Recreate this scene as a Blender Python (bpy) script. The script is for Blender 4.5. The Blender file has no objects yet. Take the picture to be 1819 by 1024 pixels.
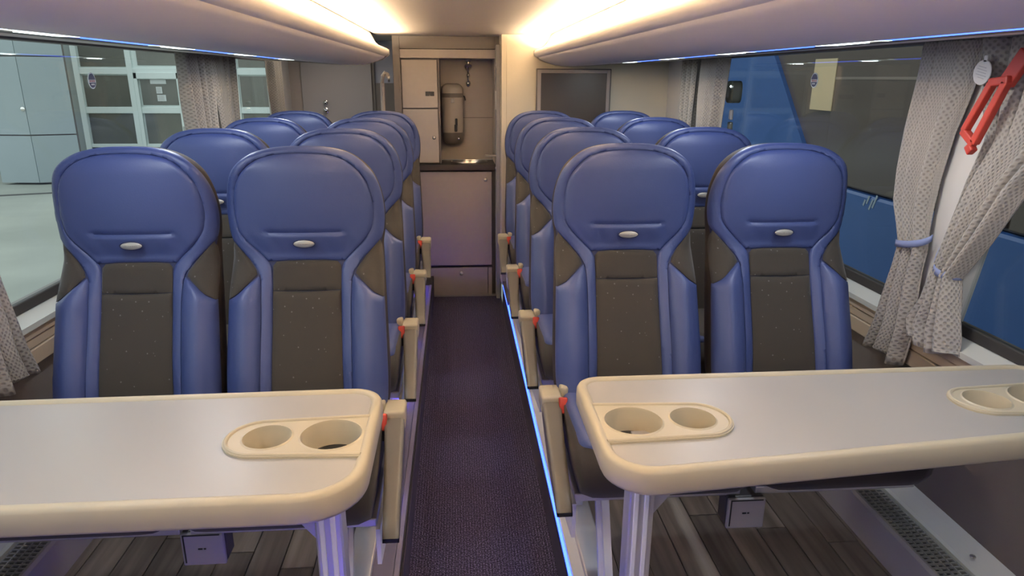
import bpy, bmesh, math, random
import numpy as np
from mathutils import Vector, Matrix
from mathutils.geometry import delaunay_2d_cdt
random.seed(7)
R = math.radians
SC = bpy.context.scene
COL = SC.collection
ZO = 1.5                      # height of the camera above the aisle floor

# ---------------------------------------------------------------- camera
cd = bpy.data.cameras.new('camera'); cam = bpy.data.objects.new('camera', cd); COL.objects.link(cam)
SC.camera = cam
pi_, ya, ro = R(17.005), R(4.592), R(-0.305)
F = Vector((math.sin(ya)*math.cos(pi_), math.cos(ya)*math.cos(pi_), -math.sin(pi_)))
U = Vector((math.sin(ya)*math.sin(pi_), math.cos(ya)*math.sin(pi_), math.cos(pi_)))
X = Vector((math.cos(ya), -math.sin(ya), 0))
Rr = X*math.cos(ro) - U*math.sin(ro); Up = X*math.sin(ro) + U*math.cos(ro)
m = Matrix((Rr, Up, -F)).transposed().to_4x4()
cam.matrix_world = m
cd.sensor_width = 36; cd.lens = 1222.7*36/1819; cd.clip_start = .02; cd.clip_end = 300

# ---------------------------------------------------------------- world, lamps, exposure
W = bpy.data.worlds.new('world'); SC.world = W; W.use_nodes = True
bgn = W.node_tree.nodes['Background']
bgn.inputs[0].default_value = (.80, .89, .91, 1); bgn.inputs[1].default_value = 1.12
SC.view_settings.view_transform = 'Standard'; SC.view_settings.look = 'None'
SC.view_settings.gamma = 1; SC.view_settings.exposure = 0.45
SC.view_settings.use_curve_mapping = False

CX = .044                      # centre line of the cabin
def MX(x): return 2*CX - x     # mirror across it
def area(name, loc, sx, sy, power, col, rot=(0,0,0)):
    l = bpy.data.lights.new(name, 'AREA'); l.shape = 'RECTANGLE'; l.size = sx; l.size_y = sy
    l.energy = power; l.color = col
    o = bpy.data.objects.new(name, l); COL.objects.link(o); o.location = loc; o.rotation_euler = rot
    return o
WARM = (1.0, .79, .53)
for s in (1, -1):
    x = CX + s*.500
    area('cove_lamp', (CX+s*.487, 1.55, .156), .022, 5.6, 70, WARM, (R(180), R(-8*s), 0))

    if s > 0: area('rear_fill_light', (-.85, 5.0, .255), .4, .2, 1.6, (1, .88, .72))  # added fill to brighten the dark rear left partition, not a known lamp
    for k in range(7):            # the reading lamps under the racks
        yc = (3.77 if s > 0 else 3.67)-.7*k
        area('reading_light', (CX+s*.878, yc, .078), .03, .10, 2.0, (.88, .95, 1.0), (0, 0, 0))

# ---------------------------------------------------------------- materials
MATS = {}
def mat(name, col, rough=.5, metal=0, bump=None, emit=None, spec=.5, var=None, coat=0, sheen=0):
    """bump = (scale, strength, distance); var = (scale, second colour, amount)"""
    if name in MATS: return MATS[name]
    M = bpy.data.materials.new(name); M.use_nodes = True; nt = M.node_tree; b = nt.nodes['Principled BSDF']
    b.inputs['Base Color'].default_value = (*col, 1); b.inputs['Roughness'].default_value = rough
    b.inputs['Metallic'].default_value = metal; b.inputs['Specular IOR Level'].default_value = spec
    b.inputs['Coat Weight'].default_value = coat; b.inputs['Sheen Weight'].default_value = sheen
    if emit:
        b.inputs['Emission Color'].default_value = (*emit[0], 1); b.inputs['Emission Strength'].default_value = emit[1]
    tc = nt.nodes.new('ShaderNodeTexCoord')
    if var:
        n = nt.nodes.new('ShaderNodeTexNoise'); n.inputs['Scale'].default_value = var[0]; n.inputs['Detail'].default_value = 4
        nt.links.new(tc.outputs['Object'], n.inputs['Vector'])
        mx = nt.nodes.new('ShaderNodeMix'); mx.data_type = 'RGBA'
        cr = nt.nodes.new('ShaderNodeMapRange'); cr.inputs[1].default_value = .35; cr.inputs[2].default_value = .65; cr.inputs[4].default_value = var[2]
        nt.links.new(n.outputs['Fac'], cr.inputs[0]); nt.links.new(cr.outputs[0], mx.inputs[0])
        mx.inputs[6].default_value = (*col, 1); mx.inputs[7].default_value = (*var[1], 1)
        nt.links.new(mx.outputs[2], b.inputs['Base Color'])
    if bump:
        n = nt.nodes.new('ShaderNodeTexNoise'); n.inputs['Scale'].default_value = bump[0]; n.inputs['Detail'].default_value = 3
        nt.links.new(tc.outputs['Object'], n.inputs['Vector'])
        bp = nt.nodes.new('ShaderNodeBump'); bp.inputs['Strength'].default_value = bump[1]; bp.inputs['Distance'].default_value = bump[2]
        nt.links.new(n.outputs['Fac'], bp.inputs['Height']); nt.links.new(bp.outputs[0], b.inputs['Normal'])
    MATS[name] = M
    return M

leather = mat('blue_leather', (.048, .070, .195), .45, bump=(260, .25, .001), spec=.5)
leather_dk = mat('blue_leather_seam', (.012, .018, .07), .6)
fabric = mat('dark_fabric', (.036, .030, .026), .85, bump=(500, .5, .001), spec=.25, sheen=.15)
shell_m = mat('seat_shell', (.040, .030, .024), .7, bump=(400, .3, .001), spec=.3)
beige = mat('beige_plastic', (.40, .35, .25), .42, spec=.45)
lam = mat('table_laminate', (.30, .285, .262), .36, spec=.5, var=(3, (.28, .265, .245), .4))
pad = mat('armrest_pad', (.125, .113, .095), .38, bump=(300, .1, .001))
alu = mat('anodised_aluminium', (.55, .55, .58), .35, metal=.6)
white_m = mat('white_painted_metal', (.72, .71, .70), .4)
rack_m = mat('rack_lining', (.88, .82, .75), .6, bump=(40, .1, .002), var=(2, (.85, .79, .72), .5))
ceil_m = mat('ceiling_lining', (.46, .41, .36), .7)
cream_wall = mat('cream_wall', (.66, .60, .48), .5)
white_wall = mat('white_wall', (.60, .58, .54), .5)
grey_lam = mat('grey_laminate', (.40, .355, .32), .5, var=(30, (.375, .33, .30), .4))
grey_dk = mat('dark_grey_frame', (.17, .15, .14), .5)
counter_m = mat('dark_counter', (.06, .052, .048), .35)
chrome = mat('chrome', (.8, .78, .75), .12, metal=1)
steel = mat('brushed_steel', (.6, .58, .55), .28, metal=1)
black = mat('black_plastic', (.015, .015, .016), .35)
red = mat('red_plastic', (.46, .045, .028), .45)
trim_grey = mat('grey_trim', (.34, .33, .33), .45)
sill_m = mat('sill_cover', (.46, .47, .43), .4)
panel_b = mat('beige_wall_panel', (.40, .32, .23), .55)
wall_low = mat('wall_carpet', (.15, .13, .11), .9, bump=(200, .4, .002))
rubber = mat('rubber_gasket', (.035, .033, .030), .6)
tie_m = mat('blue_tie', (.22, .27, .46), .55)
tag_m = mat('tag_plastic', (.58, .55, .52), .6)
paper = mat('paper', (.72, .76, .76), .6)
led_blue = mat('led_blue', (.05, .1, .8), .4, emit=((.05, .13, 1.0), 3.2))
led_floor = mat('led_floor', (.05, .1, .8), .4, emit=((.035, .09, 1.0), 5))
led_white = mat('reading_lens', (.9, .95, .95), .4, emit=((.86, 1.0, 1.0), 3.0))
led_warm = mat('cove_strip', (1, .85, .6), .4, emit=((1.0, .76, .45), 5))
screen_m = mat('dark_screen', (.075, .062, .052), .35)
water_m = mat('dispenser_body', (.38, .34, .30), .25, coat=.3)
water_d = mat('dispenser_dark', (.12, .105, .095), .3)

def nodes_of(M): return M.node_tree, M.node_tree.nodes['Principled BSDF']

def dot_fabric():
    M = mat('dotted_fabric', (.040, .033, .026), .85, spec=.25, sheen=.15); nt, b = nodes_of(M)
    tc = nt.nodes.new('ShaderNodeTexCoord'); mp = nt.nodes.new('ShaderNodeMapping'); mp.inputs['Scale'].default_value = (1, 0, 1)
    v = nt.nodes.new('ShaderNodeTexVoronoi'); v.inputs['Scale'].default_value = 55
    nt.links.new(tc.outputs['Object'], mp.inputs[0]); nt.links.new(mp.outputs[0], v.inputs['Vector'])
    lt = nt.nodes.new('ShaderNodeMath'); lt.operation = 'LESS_THAN'; lt.inputs[1].default_value = .12
    nt.links.new(v.outputs['Distance'], lt.inputs[0])
    sp = nt.nodes.new('ShaderNodeSeparateColor'); nt.links.new(v.outputs['Color'], sp.inputs[0])
    gt = nt.nodes.new('ShaderNodeMath'); gt.operation = 'GREATER_THAN'; gt.inputs[1].default_value = .45
    nt.links.new(sp.outputs[0], gt.inputs[0])
    mu = nt.nodes.new('ShaderNodeMath'); mu.operation = 'MULTIPLY'; nt.links.new(lt.outputs[0], mu.inputs[0]); nt.links.new(gt.outputs[0], mu.inputs[1])
    mx = nt.nodes.new('ShaderNodeMix'); mx.data_type = 'RGBA'; nt.links.new(mu.outputs[0], mx.inputs[0])
    mx.inputs[6].default_value = (.052, .045, .037, 1); mx.inputs[7].default_value = (.13, .125, .12, 1)
    nt.links.new(mx.outputs[2], b.inputs['Base Color'])
    n = nt.nodes.new('ShaderNodeTexNoise'); n.inputs['Scale'].default_value = 600
    bp = nt.nodes.new('ShaderNodeBump'); bp.inputs['Strength'].default_value = .4; bp.inputs['Distance'].default_value = .001
    nt.links.new(tc.outputs['Object'], n.inputs['Vector']); nt.links.new(n.outputs['Fac'], bp.inputs['Height']); nt.links.new(bp.outputs[0], b.inputs['Normal'])
    return M
dotfab = dot_fabric()

def carpet_mat():
    M = mat('aisle_carpet', (.05, .04, .06), .95, spec=.1, sheen=.1); nt, b = nodes_of(M)
    tc = nt.nodes.new('ShaderNodeTexCoord')
    w = nt.nodes.new('ShaderNodeTexWave'); w.wave_type = 'BANDS'; w.bands_direction = 'X'; w.inputs['Scale'].default_value = 32; w.inputs['Distortion'].default_value = 3.2
    w.inputs['Detail'].default_value = 3; w.inputs['Detail Scale'].default_value = 6
    n = nt.nodes.new('ShaderNodeTexNoise'); n.inputs['Scale'].default_value = 230; n.inputs['Detail'].default_value = 4
    n2 = nt.nodes.new('ShaderNodeTexNoise'); n2.inputs['Scale'].default_value = 4
    for q in (w, n, n2): nt.links.new(tc.outputs['Object'], q.inputs['Vector'])
    mr = nt.nodes.new('ShaderNodeMapRange'); mr.inputs[1].default_value = .44; mr.inputs[2].default_value = .70
    nt.links.new(n.outputs['Fac'], mr.inputs[0])
    mx = nt.nodes.new('ShaderNodeMix'); mx.data_type = 'RGBA'; nt.links.new(mr.outputs[0], mx.inputs[0])
    mx.inputs[6].default_value = (.022, .016, .050, 1); mx.inputs[7].default_value = (.29, .25, .46, 1)
    m2 = nt.nodes.new('ShaderNodeMix'); m2.data_type = 'RGBA'; m2.blend_type = 'MULTIPLY'; m2.inputs[0].default_value = .5
    nt.links.new(mx.outputs[2], m2.inputs[6]); nt.links.new(w.outputs['Color'], m2.inputs[7])
    m3 = nt.nodes.new('ShaderNodeMix'); m3.data_type = 'RGBA'; m3.blend_type = 'MULTIPLY'; m3.inputs[0].default_value = .6
    nt.links.new(m2.outputs[2], m3.inputs[6]); nt.links.new(n2.outputs['Fac'], m3.inputs[7])
    nt.links.new(m2.outputs[2], b.inputs['Base Color'])
    ad = nt.nodes.new('ShaderNodeMath'); ad.operation = 'ADD'; nt.links.new(w.outputs['Fac'], ad.inputs[0]); nt.links.new(n.outputs['Fac'], ad.inputs[1])
    bp = nt.nodes.new('ShaderNodeBump'); bp.inputs['Strength'].default_value = .8; bp.inputs['Distance'].default_value = .003
    nt.links.new(ad.outputs[0], bp.inputs['Height']); nt.links.new(bp.outputs[0], b.inputs['Normal'])
    return M
carpet = carpet_mat()

def wood_mat(name, c1, c2):
    M = mat(name, c1, .38, spec=.4); nt, b = nodes_of(M)
    tc = nt.nodes.new('ShaderNodeTexCoord'); mp = nt.nodes.new('ShaderNodeMapping'); mp.inputs['Scale'].default_value = (38, 2.2, 38)
    oi = nt.nodes.new('ShaderNodeObjectInfo')
    n = nt.nodes.new('ShaderNodeTexNoise'); n.noise_dimensions = '4D'; n.inputs['Scale'].default_value = 1; n.inputs['Detail'].default_value = 5
    ml = nt.nodes.new('ShaderNodeMath'); ml.operation = 'MULTIPLY'; ml.inputs[1].default_value = 50
    nt.links.new(oi.outputs['Random'], ml.inputs[0]); nt.links.new(ml.outputs[0], n.inputs['W'])
    nt.links.new(tc.outputs['Object'], mp.inputs[0]); nt.links.new(mp.outputs[0], n.inputs['Vector'])
    mr = nt.nodes.new('ShaderNodeMapRange'); mr.inputs[1].default_value = .3; mr.inputs[2].default_value = .7
    nt.links.new(n.outputs['Fac'], mr.inputs[0])
    mx = nt.nodes.new('ShaderNodeMix'); mx.data_type = 'RGBA'; nt.links.new(mr.outputs[0], mx.inputs[0])
    mx.inputs[6].default_value = (*c1, 1); mx.inputs[7].default_value = (*c2, 1)
    hs = nt.nodes.new('ShaderNodeHueSaturation'); nt.links.new(mx.outputs[2], hs.inputs['Color'])
    m2 = nt.nodes.new('ShaderNodeMapRange'); m2.inputs[3].default_value = .7; m2.inputs[4].default_value = 1.3
    nt.links.new(oi.outputs['Random'], m2.inputs[0]); nt.links.new(m2.outputs[0], hs.inputs['Value'])
    nt.links.new(hs.outputs[0], b.inputs['Base Color'])
    return M
wood = wood_mat('wood_plank', (.10, .083, .07), (.235, .205, .18))

def curtain_mat():
    M = mat('curtain_cloth', (.47, .425, .36), .9, spec=.15, sheen=.2); nt, b = nodes_of(M)
    uv = nt.nodes.new('ShaderNodeUVMap')
    v = nt.nodes.new('ShaderNodeTexVoronoi'); v.inputs['Scale'].default_value = 1; v.inputs['Randomness'].default_value = .15
    mp = nt.nodes.new('ShaderNodeMapping'); mp.inputs['Scale'].default_value = (82, 82, 1); mp.inputs['Rotation'].default_value = (0, 0, R(45))
    nt.links.new(uv.outputs[0], mp.inputs[0]); nt.links.new(mp.outputs[0], v.inputs['Vector'])
    mr = nt.nodes.new('ShaderNodeMapRange'); mr.inputs[1].default_value = .18; mr.inputs[2].default_value = .40
    nt.links.new(v.outputs['Distance'], mr.inputs[0])
    mx = nt.nodes.new('ShaderNodeMix'); mx.data_type = 'RGBA'; nt.links.new(mr.outputs[0], mx.inputs[0])
    mx.inputs[6].default_value = (.265, .24, .21, 1); mx.inputs[7].default_value = (.365, .338, .298, 1)
    nt.links.new(mx.outputs[2], b.inputs['Base Color'])
    bp = nt.nodes.new('ShaderNodeBump'); bp.inputs['Strength'].default_value = .6; bp.inputs['Distance'].default_value = .003
    nt.links.new(mr.outputs[0], bp.inputs['Height']); nt.links.new(bp.outputs[0], b.inputs['Normal'])
    return M
curtain_m = curtain_mat()

def glass_mat(name, tint, refl):
    M = bpy.data.materials.new(name); M.use_nodes = True; nt = M.node_tree; nt.nodes.clear()
    o = nt.nodes.new('ShaderNodeOutputMaterial'); t = nt.nodes.new('ShaderNodeBsdfTransparent'); g = nt.nodes.new('ShaderNodeBsdfGlossy')
    t.inputs[0].default_value = (*tint, 1); g.inputs['Roughness'].default_value = .0; g.inputs[0].default_value = (.95, .95, .95, 1)
    lw_ = nt.nodes.new('ShaderNodeLayerWeight'); lw_.inputs[0].default_value = .5
    pw_ = nt.nodes.new('ShaderNodeMath'); pw_.operation = 'POWER'; pw_.inputs[1].default_value = 5
    fr = nt.nodes.new('ShaderNodeMath'); fr.operation = 'MULTIPLY_ADD'; fr.inputs[1].default_value = .96; fr.inputs[2].default_value = .04
    nt.links.new(lw_.outputs['Facing'], pw_.inputs[0]); nt.links.new(pw_.outputs[0], fr.inputs[0])
    ml = nt.nodes.new('ShaderNodeMath'); ml.operation = 'MULTIPLY'; ml.inputs[1].default_value = refl; ml.use_clamp = True
    mx = nt.nodes.new('ShaderNodeMixShader')
    nt.links.new(fr.outputs[0], ml.inputs[0]); nt.links.new(ml.outputs[0], mx.inputs[0])
    nt.links.new(t.outputs[0], mx.inputs[1]); nt.links.new(g.outputs[0], mx.inputs[2]); nt.links.new(mx.outputs[0], o.inputs[0])
    return M
glass = glass_mat('tinted_glass', (.95, .97, .96), .5)
glass_r = glass_mat('tinted_glass_dim', (.86, .88, .87), .6)

# ---------------------------------------------------------------- geometry helpers
def link(name, me, mt, parent=None, loc=(0,0,0), rot=(0,0,0)):
    o = bpy.data.objects.new(name, me); COL.objects.link(o)
    if mt is not None and len(me.materials) == 0: me.materials.append(mt)
    o.location = loc; o.rotation_euler = rot
    if parent is not None: o.parent = parent
    return o
def tag(o, label=None, cat=None, group=None, kind=None):
    if label: o['label'] = label
    if cat: o['category'] = cat
    if group: o['group'] = group
    if kind: o['kind'] = kind
    return o
def empty(name, loc, label, cat, group=None, rz=0):
    o = bpy.data.objects.new(name, None); COL.objects.link(o); o.location = loc; o.rotation_euler = (0, 0, rz)
    o.empty_display_size = .05
    return tag(o, label, cat, group)
def pyd(V, Fc, smooth=False, name='m'):
    me = bpy.data.meshes.new(name); me.from_pydata([tuple(map(float, v)) for v in V], [], [tuple(map(int, f)) for f in Fc]); me.update()
    if smooth:
        me.polygons.foreach_set('use_smooth', [True]*len(me.polygons))
    return me
class MB:
    """collects simple shapes into one mesh"""
    def __init__(s): s.b = bmesh.new()
    def box(s, c, d, bev=0, rot=None, seg=2):
        r = bmesh.ops.create_cube(s.b, size=1); vs = r['verts']
        bmesh.ops.scale(s.b, vec=d, verts=vs)
        if bev:
            es = list({e for v in vs for e in v.link_edges})
            rr = bmesh.ops.bevel(s.b, geom=es, offset=bev, segments=seg, affect='EDGES', profile=.5)
            vs = list({v for f in rr['faces'] for v in f.verts} | {v for v in vs if v.is_valid})
        if rot is not None: bmesh.ops.rotate(s.b, cent=(0,0,0), matrix=rot, verts=vs)
        bmesh.ops.translate(s.b, vec=c, verts=vs); return s
    def box2(s, a, b_, bev=0, seg=2):
        a = Vector(a); b_ = Vector(b_)
        d = b_-a; d = Vector((abs(d.x), abs(d.y), abs(d.z)))
        return s.box((a+b_)/2, d, bev, seg=seg)
    def lathe(s, prof, c=(0,0,0), n=24, sx=1, sy=1, mtx=None):
        rings = []
        for r, z in prof:
            ring = []
            for i in range(n):
                a = 2*math.pi*i/n; p = Vector((r*math.cos(a)*sx, r*math.sin(a)*sy, z))
                if mtx is not None: p = mtx @ p
                ring.append(s.b.verts.new(p+Vector(c)))
            rings.append(ring)
        for a, b_ in zip(rings, rings[1:]):
            for i in range(n): s.b.faces.new((a[i], a[(i+1) % n], b_[(i+1) % n], b_[i]))
        return s
    def tube(s, pts, r, n=10, closed=False, flat=1.0):
        pts = [Vector(p) for p in pts]; N = len(pts); rings = []
        up0 = Vector((0, 0, 1))
        for i, p in enumerate(pts):
            if closed: t = pts[(i+1) % N]-pts[i-1]
            else: t = pts[min(i+1, N-1)]-pts[max(i-1, 0)]
            t.normalize(); u = t.cross(up0)
            if u.length < .05: u = t.cross(Vector((0, 1, 0)))
            u.normalize(); w = u.cross(t)
            rr = r[i] if isinstance(r, (list, tuple)) else r
            rings.append([s.b.verts.new(p+u*math.cos(2*math.pi*k/n)*rr+w*math.sin(2*math.pi*k/n)*rr*flat) for k in range(n)])
        L = list(zip(rings, rings[1:]))
        if closed: L.append((rings[-1], rings[0]))
        for a, b_ in L:
            for k in range(n): s.b.faces.new((a[k], a[(k+1) % n], b_[(k+1) % n], b_[k]))
        if not closed:
            s.b.faces.new(rings[0][::-1]); s.b.faces.new(rings[-1])
        return s
    def prism(s, poly, axis, a, b_):
        """extrude a 2-D polygon along an axis ('x','y','z') from a to b"""
        def P(u, v, w):
            return {'x': (w, u, v), 'y': (u, w, v), 'z': (u, v, w)}[axis]
        A = [s.b.verts.new(P(u, v, a)) for u, v in poly]; B = [s.b.verts.new(P(u, v, b_)) for u, v in poly]
        s.b.faces.new(A); s.b.faces.new(B[::-1]); n = len(poly)
        for i in range(n): s.b.faces.new((A[i], B[i], B[(i+1) % n], A[(i+1) % n]))
        return s
    def build(s, name, mt, parent=None, loc=(0,0,0), smooth=False, rot=(0,0,0)):
        bmesh.ops.recalc_face_normals(s.b, faces=s.b.faces)
        me = bpy.data.meshes.new(name); s.b.to_mesh(me); s.b.free()
        if smooth:
            me.polygons.foreach_set('use_smooth', [True]*len(me.polygons))
            try: me.set_sharp_from_angle(angle=R(38))
            except Exception: pass
        return link(name, me, mt, parent, loc, rot)

def densify(poly, step):
    out = []
    for i in range(len(poly)):
        a = np.array(poly[i], float); b = np.array(poly[(i+1) % len(poly)], float)
        n = max(1, int(np.ceil(np.linalg.norm(b-a)/step)))
        for k in range(n): out.append(a+(b-a)*k/n)
    return np.array(out)
def catmull(pts, n=6):
    P = [np.array(p, float) for p in pts]; P = [2*P[0]-P[1]]+P+[2*P[-1]-P[-2]]; out = []
    for i in range(1, len(P)-2):
        for k in range(n):
            t = k/n
            out.append(.5*((2*P[i])+(-P[i-1]+P[i+1])*t+(2*P[i-1]-5*P[i]+4*P[i+1]-P[i+2])*t*t+(-P[i-1]+3*P[i]-3*P[i+1]+P[i+2])*t**3))
    out.append(P[-2]); return [tuple(o) for o in out]
def inside(poly, pts):
    x, y = pts[:, 0], pts[:, 1]; c = np.zeros(len(pts), bool); n = len(poly)
    for i in range(n):
        x0, y0 = poly[i]; x1, y1 = poly[(i+1) % n]
        if y0 == y1: continue
        k = ((y0 > y) != (y1 > y)) & (x < (x1-x0)*(y-y0)/(y1-y0)+x0); c ^= k
    return c
def dist(poly, pts):
    d = np.full(len(pts), 1e9); n = len(poly)
    for i in range(n):
        a = poly[i]; b = poly[(i+1) % n]; ab = b-a; L = (ab**2).sum()
        if L < 1e-14: continue
        t = np.clip(((pts-a) @ ab)/L, 0, 1); q = a+t[:, None]*ab
        d = np.minimum(d, np.sqrt(((pts-q)**2).sum(1)))
    return d
def panel(outline, fn, step=.012, puff=.008, pw=.014, skirt=.014, extra=None, edge=.001):
    """upholstery panel: 2-D outline (u,v) -> fn(u,v,h) -> xyz arrays, raised by h inside, tucked in at its seams"""
    P = densify(outline, step)
    mn, mxx = P.min(0), P.max(0)
    gx, gy = np.meshgrid(np.arange(mn[0]+step/2, mxx[0], step), np.arange(mn[1]+step/2, mxx[1], step))
    G = np.stack([gx.ravel(), gy.ravel()], 1)
    k = inside(P, G); G = G[k]
    if len(G): G = G[dist(P, G) > step*.45]
    allp = np.vstack([P, G]) if len(G) else P
    n = len(P)
    r = delaunay_2d_cdt([Vector(p) for p in allp], [(i, (i+1) % n) for i in range(n)], [], 1, 1e-7)
    V2 = np.array([tuple(v) for v in r[0]]); Fc = [f for f in r[2]]
    cen = np.array([V2[list(f)].mean(0) for f in Fc]); ok = inside(P, cen)
    Fc = [f for f, o in zip(Fc, ok) if o]
    d = dist(P, V2)
    q = np.clip(d/pw, 0, 1); h = puff*np.sqrt(np.clip(1-(1-q)**2, 0, 1))-edge*(d < 1e-6)
    if extra is not None: h = h+extra(V2[:, 0], V2[:, 1])
    XYZ = fn(V2[:, 0], V2[:, 1], h)
    # skirt along the outline
    bi = [i for i in range(len(V2)) if d[i] < 1e-6]
    # boundary edges
    from collections import Counter
    ec = Counter()
    for f in Fc:
        for a, b in zip(f, f[1:]+f[:1]): ec[(a, b)] += 1
    be = [(a, b) for (a, b) in ec if (b, a) not in ec]
    S = fn(V2[:, 0], V2[:, 1], np.full(len(V2), -skirt))
    idx = {}; VV = [tuple(v) for v in XYZ]
    for a, b in be:
        for w in (a, b):
            if w not in idx: idx[w] = len(VV); VV.append(tuple(S[w]))
    FF = [tuple(f) for f in Fc]+[(b, a, idx[a], idx[b]) for a, b in be]
    me = pyd(VV, FF, True)
    bm = bmesh.new(); bm.from_mesh(me); bmesh.ops.recalc_face_normals(bm, faces=bm.faces); bm.to_mesh(me); bm.free()
    try: me.set_sharp_from_angle(angle=R(60))
    except Exception: pass
    return me
def mirror_outline(half):
    """half outline (x>=0) given top to bottom -> closed symmetric outline"""
    return [(x, y) for x, y in half]+[(-x, y) for x, y in reversed(half) if x > 1e-6]
def rounded(corners, n=8):
    """corners: (x, y, radius) counter-clockwise -> list of points"""
    out = []; N = len(corners)
    for i in range(N):
        p = Vector(corners[i][:2]); r = corners[i][2]
        a = (Vector(corners[i-1][:2])-p).normalized(); b = (Vector(corners[(i+1) % N][:2])-p).normalized()
        if r <= 0: out.append(tuple(p)); continue
        ang = a.angle(b); L = r/math.tan(ang/2); c = p+(a+b).normalized()*(r/math.sin(ang/2))
        s = p+a*L-c; e = p+b*L-c
        a0 = math.atan2(s.y, s.x); a1 = math.atan2(e.y, e.x)
        dlt = (a1-a0+math.pi) % (2*math.pi)-math.pi
        for k in range(n+1):
            t = a0+dlt*k/n; out.append((c.x+r*math.cos(t), c.y+r*math.sin(t)))
    return out
def inset(poly, d):
    """move every point of a ccw polygon inwards by d"""
    N = len(poly); out = []
    for i in range(N):
        a = Vector(poly[i-1]); p = Vector(poly[i]); b = Vector(poly[(i+1) % N])
        if (p-a).length < 1e-7: a = Vector(poly[i-2])
        if (b-p).length < 1e-7: b = Vector(poly[(i+2) % N])
        n1 = (p-a).normalized(); n2 = (b-p).normalized()
        m1 = Vector((-n1.y, n1.x)); m2 = Vector((-n2.y, n2.x)); mm = m1+m2
        if mm.length < 1e-6: mm = m1
        mm.normalize(); k = max(.3, mm.dot(m1)); out.append(tuple(p+mm*(d/k)))
    return out
def plate(outline, holes, z0, z1):
    """flat plate with real holes, as a mesh"""
    bm = bmesh.new(); loops = []
    for L in [outline]+holes:
        vs = [bm.verts.new((x, y, z1)) for x, y in L]
        for i in range(len(vs)): bm.edges.new((vs[i], vs[(i+1) % len(vs)]))
        loops.append(vs)
    bmesh.ops.triangle_fill(bm, use_beauty=True, use_dissolve=False, edges=bm.edges[:])
    for L in loops:
        low = [bm.verts.new((v.co.x, v.co.y, z0)) for v in L]
        for i in range(len(L)):
            j = (i+1) % len(L); bm.faces.new((L[i], L[j], low[j], low[i]))
    bmesh.ops.recalc_face_normals(bm, faces=bm.faces)
    me = bpy.data.meshes.new('plate'); bm.to_mesh(me); bm.free(); return me
def circle(cx, cy, r, n=40): return [(cx+r*math.cos(2*math.pi*i/n), cy+r*math.sin(2*math.pi*i/n)) for i in range(n)]
def copy_tree(o, parent=None):
    c = o.copy(); COL.objects.link(c)
    if parent is not None: c.parent = parent
    for ch in list(o.children): copy_tree(ch, c)
    return c
def struct(o): o['kind'] = 'structure'; return o

# ================================================================ the setting
Y0, YE = -1.3, 4.45
FL, PD = -1.5, -1.336
AL, AR = -.178, .2985           # aisle edges
WR, WL = 1.36, MX(1.36)         # side walls
struct(MB().box2((AL-.002, Y0, FL-.04), (AR+.002, 4.74, FL)).build('floor', carpet))
for side, xa, xb in (('right', AR, 1.45), ('left', MX(1.45), AL)):
    yb = YE if side == 'right' else 5.65
    p = struct(MB().box2((xa, Y0, FL-.04), (xb, yb, PD-.006)).build('podium_floor_'+side, mat('plank_joint', (.03, .026, .022), .8)))
    # wood planks, each a piece of its own
    lo, hi = (xa+.045, 1.36) if side == 'right' else (MX(1.36), xb-.105)
    wdt = .094; nx = int((hi-lo)/wdt)+1
    pm = MB().box((0, 0, 0), (wdt-.003, .697, .006), .0012, seg=1); pme = pm.build('plank', wood, p)
    first = True
    for i in range(nx):
        off = (i*.31) % .7
        for j in range(6):
            o = pme if first else pme.copy()
            if not first: COL.objects.link(o)
            first = False
            o.location = (lo+wdt*(i+.5), .25+off+.7*j, PD-.003)
    xs = xa if side == 'right' else xb
    sg = 1 if side == 'right' else -1
    struct(MB().box2((xs+sg*.004, Y0, PD-.006), (xs+sg*(.043 if side == 'right' else .020), YE, PD+.004), .002).build('trim_1', white_m if side == 'right' else mat('trim_violet', (.22, .20, .30), .4)))
    if side == 'left': struct(MB().box2((xs-.105, Y0, PD-.006), (xs-.021, YE, PD+.002), .002).build('trim_5', mat('seat_rail_cover', (.16, .15, .24), .4)))
    struct(MB().box2((xs-sg*.004, Y0, FL), (xs, YE, PD-.03)).build('baseboard_'+side, mat('dark_riser', (.05, .04, .08), .9)))
    # light line along the edge of the podium
    ys = Y0; k = 0
    t = empty('floor_light_strip', (xs if side == 'right' else -.262, 2, PD-.008 if side == 'right' else PD+.012), 'glowing blue light line along the right edge of the aisle' if side == 'right' else 'blue light line on the floor under the left aisle seats', 'light strip')
    MB().box2((-.005, Y0-2, -.004), (.003, YE-2.02, .006), .001).build('diffuser', led_floor if side == 'right' else mat('led_under', (.05, .1, .8), .4, emit=((.12, .08, 1.0), 34)), t, (0, 0, 0))
    MB().box2((-.007, Y0-2, -.016), (.004, YE-2.02, -.0045)).build('channel', black, t)

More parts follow.
